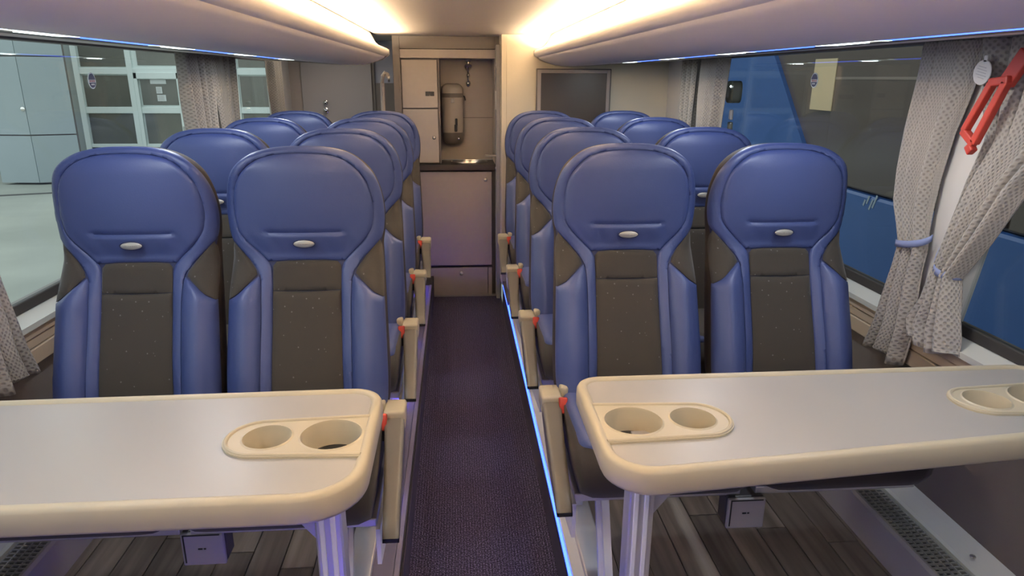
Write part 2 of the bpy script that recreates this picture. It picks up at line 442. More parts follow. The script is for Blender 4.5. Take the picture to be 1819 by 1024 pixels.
def sidewall(side):
    s = 1 if side == 'right' else -1
    def x(v): return v if side == 'right' else MX(v)
    yb = YE+.05 if side == 'right' else 5.65
    def bx(a, b, name, mt, bev=0): return struct(MB().box2((x(a[0]), a[1], a[2]), (x(b[0]), b[1], b[2]), bev).build(name, mt))
    w = bx((WR, Y0, FL), (WR+.08, yb, -.83), 'wall_'+side, wall_low)
    # beige lining with grooves under the window: three long mouldings
    for k, (za, zb_) in enumerate(((-.82, -.772), (-.770, -.742), (-.740, -.712))):
        MB().box2((x(WR-.022+.004*(k % 2)), Y0, za), (x(WR+.03), yb, zb_), .003).build('wall_panel', panel_b, w)
    MB().prism([(x(WR-.03), -.712), (x(WR-.03), -.695), (x(WR+.02), -.672), (x(WR+.05), -.672), (x(WR+.05), -.712)], 'y', Y0, yb).build('sill', sill_m, w)
    MB().box2((x(WR+.012), Y0, -.674), (x(WR+.03), yb, -.640), .004).build('gasket', rubber, w)
    MB().box2((x(WR-.006), Y0, .098), (x(WR+.04), yb, .20)).build('top_rail', grey_dk, w)
    MB().box2((x(WR+.03), Y0, -.85), (x(WR+.09), yb, -.665)).build('outer_skin', grey_dk, w)
    return w, x
wall_r, xr_ = sidewall('right'); wall_l, xl_ = sidewall('left')

def pane(n, side, ya_, yb_):
    x = WR+.02 if side == 'right' else MX(WR+.02)
    o = struct(MB().box2((x-.003, ya_, -.668), (x+.003, yb_, .12)).build('window_%d' % n, glass if side == 'left' else glass_r)); return o
pane(1, 'right', Y0, 1.74); pane(2, 'right', 1.75, 4.12)
pane(3, 'left', Y0, 1.74); pane(4, 'left', 1.75, 3.72); pane(5, 'left', 3.80, 5.3)
# pillars between the panes
for i, (side, pts, mt) in enumerate((
        ('right', [(1.70, -.68), (1.85, -.68), (1.80, .12), (1.56, .12)], white_wall),
        ('right', [(3.62, -.68), (3.72, -.68), (3.72, .12), (3.62, .12)], grey_dk),
        ('left', [(1.64, -.68), (1.79, -.68), (1.74, .12), (1.50, .12)], white_wall),
        ('left', [(3.70, -.68), (3.82, -.68), (3.82, .12), (3.70, .12)], white_wall),
        ('left', [(5.28, -.68), (5.65, -.68), (5.65, .12), (5.34, .12)], white_wall))):
    a, b = (WR-.012, WR+.03) if side == 'right' else (MX(WR-.012), MX(WR+.03))
    struct(MB().prism(pts, 'x', a, b).build('window_pillar', mt))
# rear end of the right side: a solid lining past the last pane
struct(MB().box2((WR-.02, 4.06, -.70), (WR+.05, YE+.05, .15)).build('wall_panel_right', white_wall))
struct(MB().box2((WR-.034, 4.045, -.70), (WR-.018, 4.075, .12), .003).build('trim_2', grey_dk))

# ceiling with its joints
cl = struct(MB().box2((MX(.62), Y0, .262), (.62, 4.74, .30)).build('ceiling', ceil_m))
for ya_, yb_ in ((Y0, 1.0), (1.004, 2.3), (2.304, 3.60), (3.604, 4.20), (4.204, 4.70)):
    MB().box2((CX-.53, ya_, .252), (CX+.53, yb_, .2625), .002).build('ceiling_panel', ceil_m, cl)


# luggage racks
prof = catmull([(.512, .158), (.507, .166), (.492, .163), (.481, .150), (.482, .135), (.492, .124), (.507, .119)], 4)+[(.511, .112)]+catmull([(.520, .106), (.56, .090), (.62, .0745), (.69, .068), (.80, .0725), (.888, .0785)], 4)+[(.890, .086), (.955, .090), (.957, .083), (1.0, .085), (1.12, .092), (1.30, .101), (1.353, .106), (1.353, .262), (.60, .262), (.585, .25), (.56, .20), (.548, .150), (.514, .150)]
def rack(side):
    P = [(x if side == 'right' else MX(x), z) for x, z in prof]
    o = MB().prism(P, 'y', Y0, 4.40)
    # rounded end
    r = empty('luggage_rack', ((.9 if side == 'right' else MX(.9)), 1.6, .1), 'long grey-beige overhead luggage rack above the '+side+' windows', 'luggage rack')
    o = o.build('rack_body', rack_m, r, (-r.location.x, -r.location.y, -r.location.z), smooth=True)
    f = (lambda x: x) if side == 'right' else MX
    # end cap, bulging towards the rear wall
    lip = [f(.516), .166]
    MB().prism([(f(a), b) for a, b in ((.482, .160), (.480, .128), (.52, .100), (.62, .070), (.80, .069), (.90, .075), (1.0, .083), (1.353, .104), (1.353, .262), (.60, .262), (.56, .2), (.53, .170))], 'y', 4.40, 4.425).build('end_cap', ceil_m, r, (-r.location.x, -r.location.y, -r.location.z))
    MB().box2((f(.519), Y0, .1502), (f(.543), 4.39, .1535)).build('cove_light_strip', led_warm, r, (-r.location.x, -r.location.y, -r.location.z))
    # lamp modules and blue light lines in the service channel
    ks = [3.77-.7*i for i in range(7)] if side == 'right' else [3.67-.7*i for i in range(7)]
    for yc in ks:
        if yc < .2: continue
        q = (-r.location.x, -r.location.y, -r.location.z)
        xa, xb = f(.905), f(.940)
        mm = MB().prism([(xa, yc-.03), (xb, yc-.08), (xb, yc+.07), (xa, yc+.10)] if side == 'right' else [(xa, yc-.03), (xa, yc+.10), (xb, yc+.07), (xb, yc-.08)], 'z', .0795, .089)
        lens = mm.build('reading_lamp', led_white, r, q)
        MB().box2((xa, yc-.17, .080), (xb, yc-.150, .089), .002).build('indicator_lamp', led_white, r, q)
        MB().box2((f(.893), yc-.55, .0795), (f(.932), yc-.18, .089), .003).build('blue_light_line', led_blue, r, q)
    MB().box2((f(.957), Y0, .0815), (f(1.0), 4.38, .088)).build('service_channel', mat('channel_brown', (.16, .13, .11), .5), r, (-r.location.x, -r.location.y, -r.location.z))
    return r
rack('right'); rack('left')

# rear wall on the right with the door edge of the washroom
rw = struct(MB().box2((.30, YE, FL), (WR+.06, YE+.06, .30)).build('wall_rear_right', cream_wall))
struct(MB().box2((.285, YE-.005, PD), (.318, 4.72, .262), .004).build('wall_washroom', cream_wall))
struct(MB().box2((.295, 4.0, FL), (.32, 4.45, PD+.02)).build('trim_3', grey_dk))
struct(MB().box2((.262, YE+.24, FL), (.300, 4.76, .262), .003).build('trim_4', grey_dk))
# rear partition on the left, with its window
lwy = 5.6
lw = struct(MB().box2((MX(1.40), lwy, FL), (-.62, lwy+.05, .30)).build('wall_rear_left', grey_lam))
MB().box2((-.62, lwy, FL), (-.38, lwy+.05, -.045)).build('lower_panel', grey_dk, lw)
MB().box2((-.632, lwy-.01, FL), (-.618, lwy+.0, .26)).build('door_frame', grey_dk, lw)
MB().box2((-.655, lwy-.02, .0), (-.645, lwy, .09), .002).build('hinge', steel, lw)
struct(MB().box2((-.62, lwy+.02, -.05), (-.38, lwy+.026, .30)).build('window_6', mat('rear_pane', (.38, .39, .47), .25)))
d = empty('partition_door', (-.9, lwy-.003, -1.336), 'flat grey door with two round knobs behind the rear left seats', 'door')
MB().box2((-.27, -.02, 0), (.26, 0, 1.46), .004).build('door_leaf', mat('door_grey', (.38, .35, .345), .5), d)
for zz, rr in ((1.145, .016), (1.085, .018)):
    MB().lathe([(.001, -.028), (rr*.8, -.026), (rr, -.016), (rr*.7, -.004), (rr*1.2, 0)], n=16, mtx=Matrix.Rotation(R(-90), 3, 'X')).build('knob', chrome, d, (-.10, -.022, zz), smooth=True)
# wall behind the camera that closes the cabin
struct(MB().box2((MX(1.45), Y0-.06, FL), (1.45, Y0, .30)).build('wall_front', wall_low))
struct(MB().box2((MX(1.45), Y0, .30), (1.45, 5.7, .34)).build('roof', grey_dk))
struct(MB().box2((MX(1.40), 4.40, .262), (-.38, 5.65, .30)).build('ceiling_rear', ceil_m))

# grab rail by the rear steps
g = empty('grab_rail', (-.44, 4.66, -.9), 'bent pale grab rail beside the rear steps, left of the galley', 'grab rail')
MB().tube([(-.035, 0, -.40), (-.03, 0, .72), (-.028, 0, .86), (-.022, 0, .905), (-.008, 0, .925), (.006, 0, .915), (.012, 0, .895)], .0135, 12).build('rail', mat('rail_grey', (.42, .38, .35), .4), g, smooth=True)
MB().lathe([(.0, 0), (.022, .0), (.022, .012), (.0, .012)], n=16, mtx=Matrix.Rotation(R(90), 3, 'Y')).build('wall_flange', steel, g, (.010, 0, .89), smooth=True)

# ---------------------------------------------------------------- galley at the end of the aisle
ga = empty('galley_unit', (-.04, 4.7, FL), 'grey galley unit with wall cupboards, niche and dark frame at the aisle end', 'galley')
def G(m_, name, mt, parent=ga, smooth=False): return m_.build(name, mt, parent, (.04, -4.7, -FL), smooth) if parent is ga else m_.build(name, mt, parent, (0, 0, 0), smooth)
G(MB().box2((-.40, 4.70, FL), (-.352, 5.02, .262), .003), 'side_frame', grey_dk)
G(MB().box2((.262, 4.70, FL), (.300, 5.02, .262), .003), 'side_frame', grey_dk)
G(MB().box2((-.352, 4.70, .175), (.262, 5.02, .262), .002), 'top_panel', grey_dk)
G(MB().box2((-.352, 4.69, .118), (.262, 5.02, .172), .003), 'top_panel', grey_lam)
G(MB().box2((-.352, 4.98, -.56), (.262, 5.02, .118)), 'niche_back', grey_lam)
G(MB().box2((-.10, 4.974, -.272), (.262, 4.982, -.268)), 'joint', grey_dk)
G(MB().box2((-.112, 4.72, -.56), (-.104, 4.98, .118)), 'niche_side', grey_dk)
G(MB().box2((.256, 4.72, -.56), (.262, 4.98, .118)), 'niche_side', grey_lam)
G(MB().box2((-.352, 4.74, -.56), (-.112, 4.98, .118)), 'carcass', grey_dk)
G(MB().box2((-.352, 4.74, FL+.0), (.262, 4.99, -.602)), 'carcass', grey_dk)
def door(name, a, b, knob=None, y=4.70, t=.02):
    o = MB().box2((a[0], 0, a[1]), (b[0], t, b[1]), .0025)
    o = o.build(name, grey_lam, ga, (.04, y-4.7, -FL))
    if knob:
        MB().lathe([(.001, -.024), (.009, -.022), (.0125, -.016), (.010, -.008), (.007, -.004), (.012, 0)], n=18, mtx=Matrix.Rotation(R(-90), 3, 'X')).build('knob', steel, o, (knob[0], 0, knob[1]), smooth=True)
    return o
ud = door('upper_door', (-.348, -.195), (-.118, .108), None, 4.715)
for k in (0, 1):
    MB().box2((-.197+k*.030, -.003, -.118), (-.170+k*.030, 0, -.09), .001).build('vent', black, ud)
door('upper_door', (-.348, -.552), (-.118, -.202), (-.148, -.385), 4.715)
door('lower_door', (-.348, -1.268), (.235, -.612), (.192, -.665))
door('drawer', (-.348, -1.488), (.205, -1.286), (.018, -1.325))
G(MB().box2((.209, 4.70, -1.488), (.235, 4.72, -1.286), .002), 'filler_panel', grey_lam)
G(MB().box2((-.352, 4.705, -1.50), (.262, 4.74, -1.49)), 'plinth', trim_grey)
ct = plate(rounded([(-.352, 4.675, 0), (.262, 4.675, 0), (.262, 4.98, 0), (-.352, 4.98, 0)]), [[(.088+.115*math.cos(t*math.pi/18), 4.85+.085*math.sin(t*math.pi/18)) for t in range(36)]], -.598, -.562)
cto = link('worktop', ct, counter_m, ga, (.04, -4.7, -FL))
sk = empty('wash_basin', (.088, 4.85, -.562), 'oval steel wash basin set in the galley worktop', 'basin')
MB().lathe([(.128, .002), (.126, .006), (.116, .006), (.108, -.01), (.095, -.06), (.05, -.085), (.001, -.088)], n=36, sy=.76).build('bowl', steel, sk, smooth=True)
MB().lathe([(.018, -.080), (.018, -.076), (.001, -.075)], n=16).build('drain', chrome, sk, smooth=True)
# water boiler
wb = empty('water_boiler', (-.024, 4.93, -.452), 'rounded grey hot water boiler with black tap on the galley wall', 'water boiler')
def cap(z0, z1, w, dd, top, bot, mt, name):
    pr = []
    n = 6
    if bot:
        for k in range(n+1):
            a = math.pi/2*k/n; pr.append((w/2-.045+.045*math.sin(a), z0+.045-.045*math.cos(a)))
        pr.insert(0, (.001, z0))
    else: pr += [(.001, z0), (w/2, z0)]
    if top:
        for k in range(n+1):
            a = math.pi/2*k/n; pr.append((w/2-.045+.045*math.cos(a), z1-.045+.045*math.sin(a)))
        pr.append((.001, z1))
    else: pr += [(w/2, z1), (.001, z1)]
    return MB().lathe(pr, n=36, sy=dd).build(name, mt, wb, smooth=True)
cap(0, .085, .142, .66, 0, 1, water_d, 'base')
cap(.085, .320, .150, .66, 0, 0, water_m, 'tank')
cap(.320, .348, .153, .67, 0, 0, water_d, 'band')
cap(.348, .412, .150, .66, 1, 0, water_m, 'lid')
MB().box((.022, -.058, .118), (.02, .03, .05), .006).box((.026, -.068, .158), (.016, .016, .05), .005).build('tap', black, wb)
MB().box((.002, -.052, .30), (.024, .01, .03), .003).build('gauge', trim_grey, wb)
MB().lathe([(.001, -.01), (.006, -.009), (.007, 0)], n=12, mtx=Matrix.Rotation(R(-90), 3, 'X')).build('button', chrome, wb, (.040, -.047, .045), smooth=True)
MB().tube([(.07, 0, .33), (.085, .0, .325), (.09, .0, .30)], .005, 8).build('side_handle', black, wb)
# chrome wall tap
wt = empty('wall_tap', (.089, 4.955, -.07), 'small chrome tap hanging on the galley back wall', 'tap')
MB().lathe([(.001, .19), (.020, .188), (.022, .180), (.010, .172)], n=18).build('ceiling_flange', trim_grey, wt, smooth=True)
MB().lathe([(.008, .172), (.008, .160), (.026, .152), (.030, .138), (.022, .126), (.010, .112), (.008, .10)], n=20).build('body', chrome, wt, smooth=True)
MB().lathe([(.008, .10), (.012, .09), (.013, .078), (.007, .066), (.006, .05)], n=18).build('stem', chrome, wt, smooth=True)
MB().lathe([(.006, .05), (.014, .044), (.018, .03), (.015, .016), (.006, .006), (.001, .004)], n=18).build('spout_ball', chrome, wt, smooth=True)
# washroom door leaf standing open along the side of the niche
wd = empty('washroom_door', (.262, 4.60, FL), 'grey washroom door edge with lever handle right of the galley', 'door')
MB().box2((-.002, -.02, .02), (.022, .10, 1.70), .003).build('door_leaf', trim_grey, wd)
h = MB().tube([(.0, 0, 0), (-.035, 0, 0)], .008, 10).tube([(-.03, 0, 0), (-.04, -.012, .001), (-.075, -.02, .003)], [.008, .008, .011], 10).build('lever_handle', steel, wd, (.0, 0, 1.005), smooth=True)
MB().lathe([(.001, 0), (.014, 0), (.014, .006), (.001, .008)], n=14, mtx=Matrix.Rotation(R(-90), 3, 'Y')).build('lock_rosette', steel, wd, (-.001, 0, .925), smooth=True)
MB().box((-.004, -.01, 1.36), (.008, .012, .12), .002).build('hinge', steel, wd)
MB().box((-.002, -.01, 1.56), (.010, .012, .016), .003).build('screw_cap', chrome, wd)

# screen on the right rear wall
tv = empty('wall_screen', (.735, YE-.002, -.15), 'dark framed screen on the rear wall above the right seats', 'screen')
MB().box2((-.235, -.022, -.22), (.235, 0, .205), .004).build('casing', mat('screen_casing', (.12, .105, .10), .4), tv)
fr = MB()
for a, b in (((-.228, -.215), (-.206, .198)), ((.206, -.215), (.228, .198)), ((-.206, .178), (.206, .198)), ((-.206, -.215), (.206, -.195))):
    fr.box2((a[0], -.028, a[1]), (b[0], -.02, b[1]), .002)
fr.build('frame', mat('screen_frame', (.36, .32, .31), .4), tv)
MB().box2((-.206, -.0245, -.195), (.206, -.02, .178)).build('display', screen_m, tv)
MB().box2((-.04, -.031, .186), (.04, -.027, .198), .001).build('top_latch', trim_grey, tv)

# ---------------------------------------------------------------- coach seats
ZB = .891
def sy(x, z):
    """front surface of a backrest, in seat coordinates (badge plane at y=0)"""
    zl = z-ZB; t = np.clip((-.02-zl), 0, None)
    y = -.345*(np.sqrt(t*t+.0009)-.03)
    ax = np.abs(x)
    low = np.clip((-.05-zl)/.1, 0, 1)
    b = np.clip((ax-.085)/.07, 0, 1); b = b*b*(3-2*b)
    y = y-low*.028*b                        # side bolsters stand forward
    e = np.clip((ax-.165)/.06, 0, 1.3); y = y+.038*e*e   # round off at the sides
    hd = 1-low
    y = y+hd*(.010*(ax/.2)**2)
    y = y+.030*np.clip((zl-.19)/.075, 0, 1.2)**2        # crown rolls back
    y = y-.010*np.exp(-((zl+.33)/.12)**2)*(ax < .5)       # lumbar
    return y
def seat_fn(off=0):
    def f(u, v, h):
        z = v+ZB; y = sy(u, z)-h-off
        return np.stack([u, y, z], 1)
    return f
BOUT = catmull([(0, .262), (.06, .260), (.116, .2495), (.156, .229), (.186, .199), (.203, .165), (.2135, .123), (.2175, .08), (.2165, .045), (.211, .013), (.199, -.006), (.165, -.040), (.139, -.070), (.1275, -.092), (.1235, -.125), (.1225, -.20), (.124, -.30), (.126, -.40), (.127, -.46)], 4)
BIN = catmull([(0, .246), (.06, .2435), (.110, .232), (.145, .210), (.170, .180), (.184, .148), (.1905, .11), (.1925, .08), (.189, .055), (.183, .033), (.168, .010), (.140, -.020), (.113, -.047), (.101, -.064), (.0965, -.092), (.0958, -.14), (.0965, -.22), (.098, -.32), (.100, -.40), (.101, -.46)], 4)
gp = .0012
band = BOUT+BIN[::-1]                       # right half of the border band
full_band = BOUT+[(x, z) for x, z in BIN[::-1]][:-1]
mirror = lambda L: [(-x, z) for x, z in L]
# whole band as one strip: outer loop right-bottom -> top -> left-bottom, inner loop back
outer = BOUT[::-1]+mirror(BOUT)[1:]
inner = mirror(BIN)[::-1]+BIN[1:]
BAND = [(x, z) for x, z in outer]+[(x*.995 if abs(x) > .01 else x, z+.0) for x, z in inner]
hb = [p for p in BIN if p[1] > -.053]
HEAD = mirror_outline([(max(0, x-gp), z-gp) for x, z in hb]+[(.098, -.0525), (.05, -.050), (0, -.0495)])
INS_T = mirror_outline([(0, -.0525), (.05, -.053), (.085, -.056), (.0935, -.066), (.0945, -.09), (.0942, -.132), (.05, -.134), (0, -.1345)])
INS = mirror_outline([(0, -.1365), (.05, -.136), (.0942, -.134), (.095, -.22), (.0965, -.32), (.0985, -.40), (.0995, -.46), (0, -.46)])
TRI = [(.2035, -.001), (.2075, -.02), (.211, -.06), (.2135, -.11), (.214, -.152), (.186, -.133), (.1365, -.0875), (.1405, -.0745), (.166, -.042)]
BOL = catmull([(.1315, -.091), (.160, -.113), (.186, -.136), (.2145, -.155)], 3)+catmull([(.2165, -.2), (.219, -.27), (.2215, -.36), (.220, -.43), (.212, -.465)], 4)+[(.1285, -.465), (.1275, -.40), (.1255, -.30), (.1242, -.20), (.125, -.125), (.1275, -.100)]
SIL = catmull([(0, .259), (.06, .257), (.113, .247), (.153, .227), (.184, .197), (.201, .163), (.2125, .123), (.217, .085), (.2168, .045), (.2135, .01), (.2095, -.02), (.2115, -.07), (.2155, -.14), (.219, -.22), (.2225, -.30), (.2245, -.37), (.222, -.44), (.205, -.475), (.14, -.48), (0, -.48)], 4)
def shell_mesh():
    S = np.array(mirror_outline(SIL)); n = len(S)
    cz = -.11
    def ring(sc, dy, lean):
        x = S[:, 0]*(1-sc/.2); z = cz+(S[:, 1]-cz)*(1-sc/.3)
        y = sy(S[:, 0], S[:, 1]+ZB)+dy
        y = y*(1-lean)+(lean)*(-.345*np.clip(-.02-S[:, 1], 0, None)+dy)
        return np.stack([x, y, z+ZB], 1)
    rs = [ring(.006, .006, 0), ring(.002, .012, 0), ring(.000, .026, .2), ring(-.001, .050, .5), ring(.002, .078, 1), ring(.014, .100, 1), ring(.04, .112, 1)]
    V = np.vstack(rs); Fc = []
    for k in range(len(rs)-1):
        for i in range(n):
            j = (i+1) % n; Fc.append((k*n+i, k*n+j, (k+1)*n+j, (k+1)*n+i))
    Fc.append(tuple((len(rs)-1)*n+i for i in range(n)))
    me = pyd(V, Fc, True)
    bm = bmesh.new(); bm.from_mesh(me); bmesh.ops.recalc_face_normals(bm, faces=bm.faces); bm.to_mesh(me); bm.free()
    return me
def head_extra(u, v):
    fade = np.clip((.118-np.abs(u))/.02, 0, 1)
    g_ = -.0055*np.exp(-((v-.030)/.0045)**2)*fade
    st = .004*fade*np.clip((.028-v)/.006, 0, 1)*np.clip((v+.04)/.05, 0, 1)
    wr = .0016*np.sin(u*95+v*40)*np.exp(-((v-.005)/.03)**2)*np.clip(np.abs(u)/.05-.8, 0, 1)
    crown = .013*np.clip(1-(u/.19)**2, 0, 1)*np.clip(1-((v-.11)/.14)**2, 0, 1)
    return g_+st+wr+crown
def bolster_extra(u, v): return .010*np.exp(-((np.abs(u)-.170)/.028)**2)
seat_meshes = {}
def sm(key, fn):
    if key not in seat_meshes: seat_meshes[key] = fn()
    return seat_meshes[key]
def cush_z(u, v):
    """height of the cushion's top; u across, v along y (front is -0.55)"""
    f = np.clip((-.46-v)/.085, 0, 1.1)
    z = .452+.012*np.clip((v+.55)/.4, 0, 1)*-1+.014
    z = z-.058*f**2.2
    e = np.clip((np.abs(u)-.17)/.05, 0, 1.2); z = z-.018*e*e
    return z-.006*(1-np.clip(np.abs(u)/.16, 0, 1)**2)
def cush_fn(u, v, h): return np.stack([u, v, cush_z(u, v)+h], 1)
def cushion_body():
    xs = np.linspace(-1, 1, 17); V = []; Fc = []
    prof_ = [(-.10, .33), (-.30, .325), (-.44, .318), (-.505, .322), (-.535, .338), (-.552, .368), (-.554, .398), (-.545, .420), (-.525, .436), (-.48, .449), (-.40, .455), (-.25, .448), (-.10, .444)]
    n = len(prof_)
    for xi in xs:
        r = 1-.16*max(0, abs(xi)-.86)/.14
        for (y, z) in prof_:
            cy, cz = -.32, .385
            V.append((xi*.211, cy+(y-cy)*(1-.05*max(0, abs(xi)-.85)/.15), cz+(z-cz)*r))
    for a in range(len(xs)-1):
        for k in range(n): Fc.append((a*n+k, a*n+(k+1) % n, (a+1)*n+(k+1) % n, (a+1)*n+k))
    Fc.append(tuple(range(n))); Fc.append(tuple((len(xs)-1)*n+k for k in range(n)))
    me = pyd(V, Fc, True); bm = bmesh.new(); bm.from_mesh(me); bmesh.ops.recalc_face_normals(bm, faces=bm.faces); bm.to_mesh(me); bm.free()
    return me
CTOP = rounded([(-.207, -.12, .01), (-.207, -.49, .05), (.207, -.49, .05), (.207, -.12, .01)])
CFRONT = [(x, y) for x, y in rounded([(-.14, -.13, .01), (-.14, -.475, .03), (.14, -.475, .03), (.14, -.13, .01)])]
def badge_parts(t):
    me = sm('badge', lambda: None)
    return
def seat(loc, label, aisle, inner_dir, back=True):
    """aisle: True for a seat beside the aisle; inner_dir: +1 / -1, the side on which the aisle lies"""
    t = empty('coach_seat', loc, label, 'seat', 'blue coach seats in four rows of pairs')
    P = lambda name, key, fn, mt, loc_=(0,0,0): link(name, sm(key, fn), mt, t, loc_)
    P('back_shell', 'shell', shell_mesh, shell_m)
    P('backrest_base', 'base', lambda: panel(mirror_outline([(max(0, x-.004), z-.004 if z > 0 else z) for x, z in SIL[:-4]]), seat_fn(-.004), .02, 0, .01, .02), leather_dk)
    P('border_band', 'band', lambda: panel(BAND, seat_fn(), .007, .0032, .0055, .014), leather)
    P('headrest', 'head', lambda: panel(HEAD, seat_fn(), .0065, .0038, .0065, .012, head_extra), leather)
    P('upper_insert', 'inst', lambda: panel(INS_T, seat_fn(), .010, .005, .012), dotfab)
    P('centre_insert', 'ins', lambda: panel(INS, seat_fn(), .012, .006, .014), dotfab)
    P('shoulder_patch', 'tr', lambda: panel(TRI, seat_fn(), .010, .005, .012), dotfab)
    P('shoulder_patch', 'tl', lambda: panel(mirror(TRI)[::-1], seat_fn(), .010, .005, .012), dotfab)
    P('side_bolster', 'br', lambda: panel(BOL, seat_fn(), .009, .0055, .009, extra=bolster_extra), leather)
    P('side_bolster', 'bl', lambda: panel(mirror(BOL)[::-1], seat_fn(), .009, .0055, .009, extra=bolster_extra), leather)
    def bad():
        m_ = MB(); m_.lathe([(.001, .0038), (.018, .0034), (.026, .0022), (.0285, .0008), (.0285, -.004)], n=36, sy=.36, mtx=Matrix.Rotation(R(90), 3, 'X'))
        b = m_.build('tmp', None); me = b.data; bpy.data.objects.remove(b)
        me.polygons.foreach_set('use_smooth', [True]*len(me.polygons)); return me
    def badtxt():
        m_ = MB(); x = -.019
        for w_ in (.0032, .0028, .0042, .003, .0034, .0044, .0028, .0034):
            m_.box((x+w_/2, -.0045, 0), (w_*.72, .0012, .0036)); x += w_+.0013
        b = m_.build('tmp', None); me = b.data; bpy.data.objects.remove(b); return me
    def bring():
        m_ = MB(); m_.tube([(.030*math.cos(a*math.pi/16), .0, .0115*math.sin(a*math.pi/16)) for a in range(32)], .0016, 6, True)
        b = m_.build('tmp', None); me = b.data; bpy.data.objects.remove(b); return me
    by = float(sy(np.array([0.]), np.array([ZB]))[0])-.0115-.0125
    bd = link('badge', sm('badge_', bad), mat('badge_silver', (.42, .41, .37), .35, metal=.3), t, (0, by+.002, ZB))
    bd['label'] = 'oval silver badge'
    link('badge_lettering', sm('badget', badtxt), mat('badge_print', (.33, .31, .29), .5), bd)
    link('badge_rim', sm('badger', bring), leather_dk, bd)
    # seat cushion
    P('seat_cushion', 'cush', cushion_body, fabric)
    P('cushion_top', 'ctop', lambda: panel(CTOP, lambda u, v, h: cush_fn(u, v, h-.006), .014, .007, .016), leather)
    P('cushion_insert', 'cins', lambda: panel(CFRONT, lambda u, v, h: cush_fn(u, v, h+.0015), .014, .004, .012, .006), dotfab)
    # support under the cushion
    s = inner_dir
    if ('frame', s) not in seat_meshes:
        m_ = MB()
        m_.box((0, -.30, .304), (.44, .36, .024), .004)
        b = m_.build('tmp', None); seat_meshes[('frame', s)] = b.data; bpy.data.objects.remove(b)
    link('seat_frame', seat_meshes[('frame', s)], alu, t)
    if aisle:
        if ('leg', s) not in seat_meshes:
            m_ = MB(); x = s*.135
            # broad slanted pressed leg, with a raised fold down its middle
            for dx, ww, th in ((0, .075, .020), (s*.004, .028, .034)):
                m_.prism([(-.46, .29), (-.40, .29), (-.52, .002), (-.60, .002)] if ww > .05 else [(-.44, .29), (-.42, .29), (-.55, .002), (-.57, .002)], 'x', x+dx-th/2*1.0, x+dx+th/2)
            b = m_.build('tmp', None); seat_meshes[('leg', s)] = b.data; bpy.data.objects.remove(b)
            m_ = MB(); m_.prism([(-.20, .29), (-.13, .29), (-.02, .002), (-.10, .002)], 'x', x-.012, x+.012)
            b = m_.build('tmp', None); seat_meshes[('leg2', s)] = b.data; bpy.data.objects.remove(b)
            m_ = MB(); m_.box((x, -.30, .012), (.07, .64, .022), .004)
            b = m_.build('tmp', None); seat_meshes[('foot', s)] = b.data; bpy.data.objects.remove(b)
            m_ = MB()
            m_.prism([(-.50, .30), (-.14, .30), (-.14, .25), (-.26, .17), (-.50, .20)], 'x', s*.218, s*.228)
            b = m_.build('tmp', None); seat_meshes[('sideplate', s)] = b.data; bpy.data.objects.remove(b)
            # armrest lowered beside the cushion: tapering pad
            m_ = MB(); n = 14; rings = []
            for i in range(n+1):
                u = i/n; y = -.185-.425*u; zt = .441-.072*u-.006*math.sin(u*math.pi); zt -= .020*max(0, (u-.93)/.07)**2
                zl = .386-.052*u-(.018*math.sin(u*math.pi)); zl += .012*max(0, (u-.93)/.07)**2
                xo = s*(.270-(-.014)*u); w_ = .056-.019*u**.8
                x0, x1 = xo, xo-s*w_
                rr = .007
                ring = [(x0, zl+rr), (x0-s*rr, zl), (x1+s*rr, zl), (x1, zl+rr), (x1, zt-rr), (x1+s*rr*.6, zt-rr*.3), (x1+s*rr*1.5, zt), (x0-s*rr*1.5, zt), (x0-s*rr*.6, zt-rr*.3), (x0, zt-rr)]
                rings.append([m_.b.verts.new((a, y, c)) for a, c in ring])
            for a, b_ in zip(rings, rings[1:]):
                k = len(a)
                for q in range(k): m_.b.faces.new((a[q], a[(q+1) % k], b_[(q+1) % k], b_[q]))
            m_.b.faces.new(rings[0]); m_.b.faces.new(rings[-1][::-1])
            b = m_.build('tmp', None, smooth=True); seat_meshes[('arm', s)] = b.data; bpy.data.objects.remove(b)
            m_ = MB(); m_.box((s*.2425, -.158, .427), (.060, .085, .058), .009, seg=3)
            b = m_.build('tmp', None, smooth=True); seat_meshes[('hinge', s)] = b.data; bpy.data.objects.remove(b)
            m_ = MB(); m_.box((s*.202, -.135, .447), (.026, .075, .046), .010, rot=None, seg=3)
            b = m_.build('tmp', None, smooth=True); seat_meshes[('hinge2', s)] = b.data; bpy.data.objects.remove(b)
            m_ = MB(); m_.box((0, 0, 0), (.024, .022, .046), .004, rot=Matrix.Rotation(R(-20), 3, 'X'), seg=3)
            b = m_.build('tmp', None, smooth=True); seat_meshes['buckle'] = b.data; bpy.data.objects.remove(b)
            m_ = MB(); m_.box((0, -.006, -.035), (.018, .014, .034), .003)
            b = m_.build('tmp', None, smooth=True); seat_meshes['bkst'] = b.data; bpy.data.objects.remove(b)
        link('leg', seat_meshes[('leg', s)], white_m, t); link('leg', seat_meshes[('leg2', s)], white_m, t)
        link('foot_rail', seat_meshes[('foot', s)], alu, t)
        link('side_plate', seat_meshes[('sideplate', s)], white_m, t)
        a = link('armrest', seat_meshes[('arm', s)], pad, t); a['label'] = 'grey armrest folded down'
        link('armrest_hinge', seat_meshes[('hinge', s)], beige, t); link('recliner_cover', seat_meshes[('hinge2', s)], beige, t)
        bk = link('belt_buckle', seat_meshes['buckle'], red, t, (s*.212, -.212, .432)); bk['label'] = 'red belt buckle'
        link('buckle_stalk', seat_meshes['bkst'], black, bk)
        # grab handle at the shoulder on the side of its neighbour
        m_ = MB()
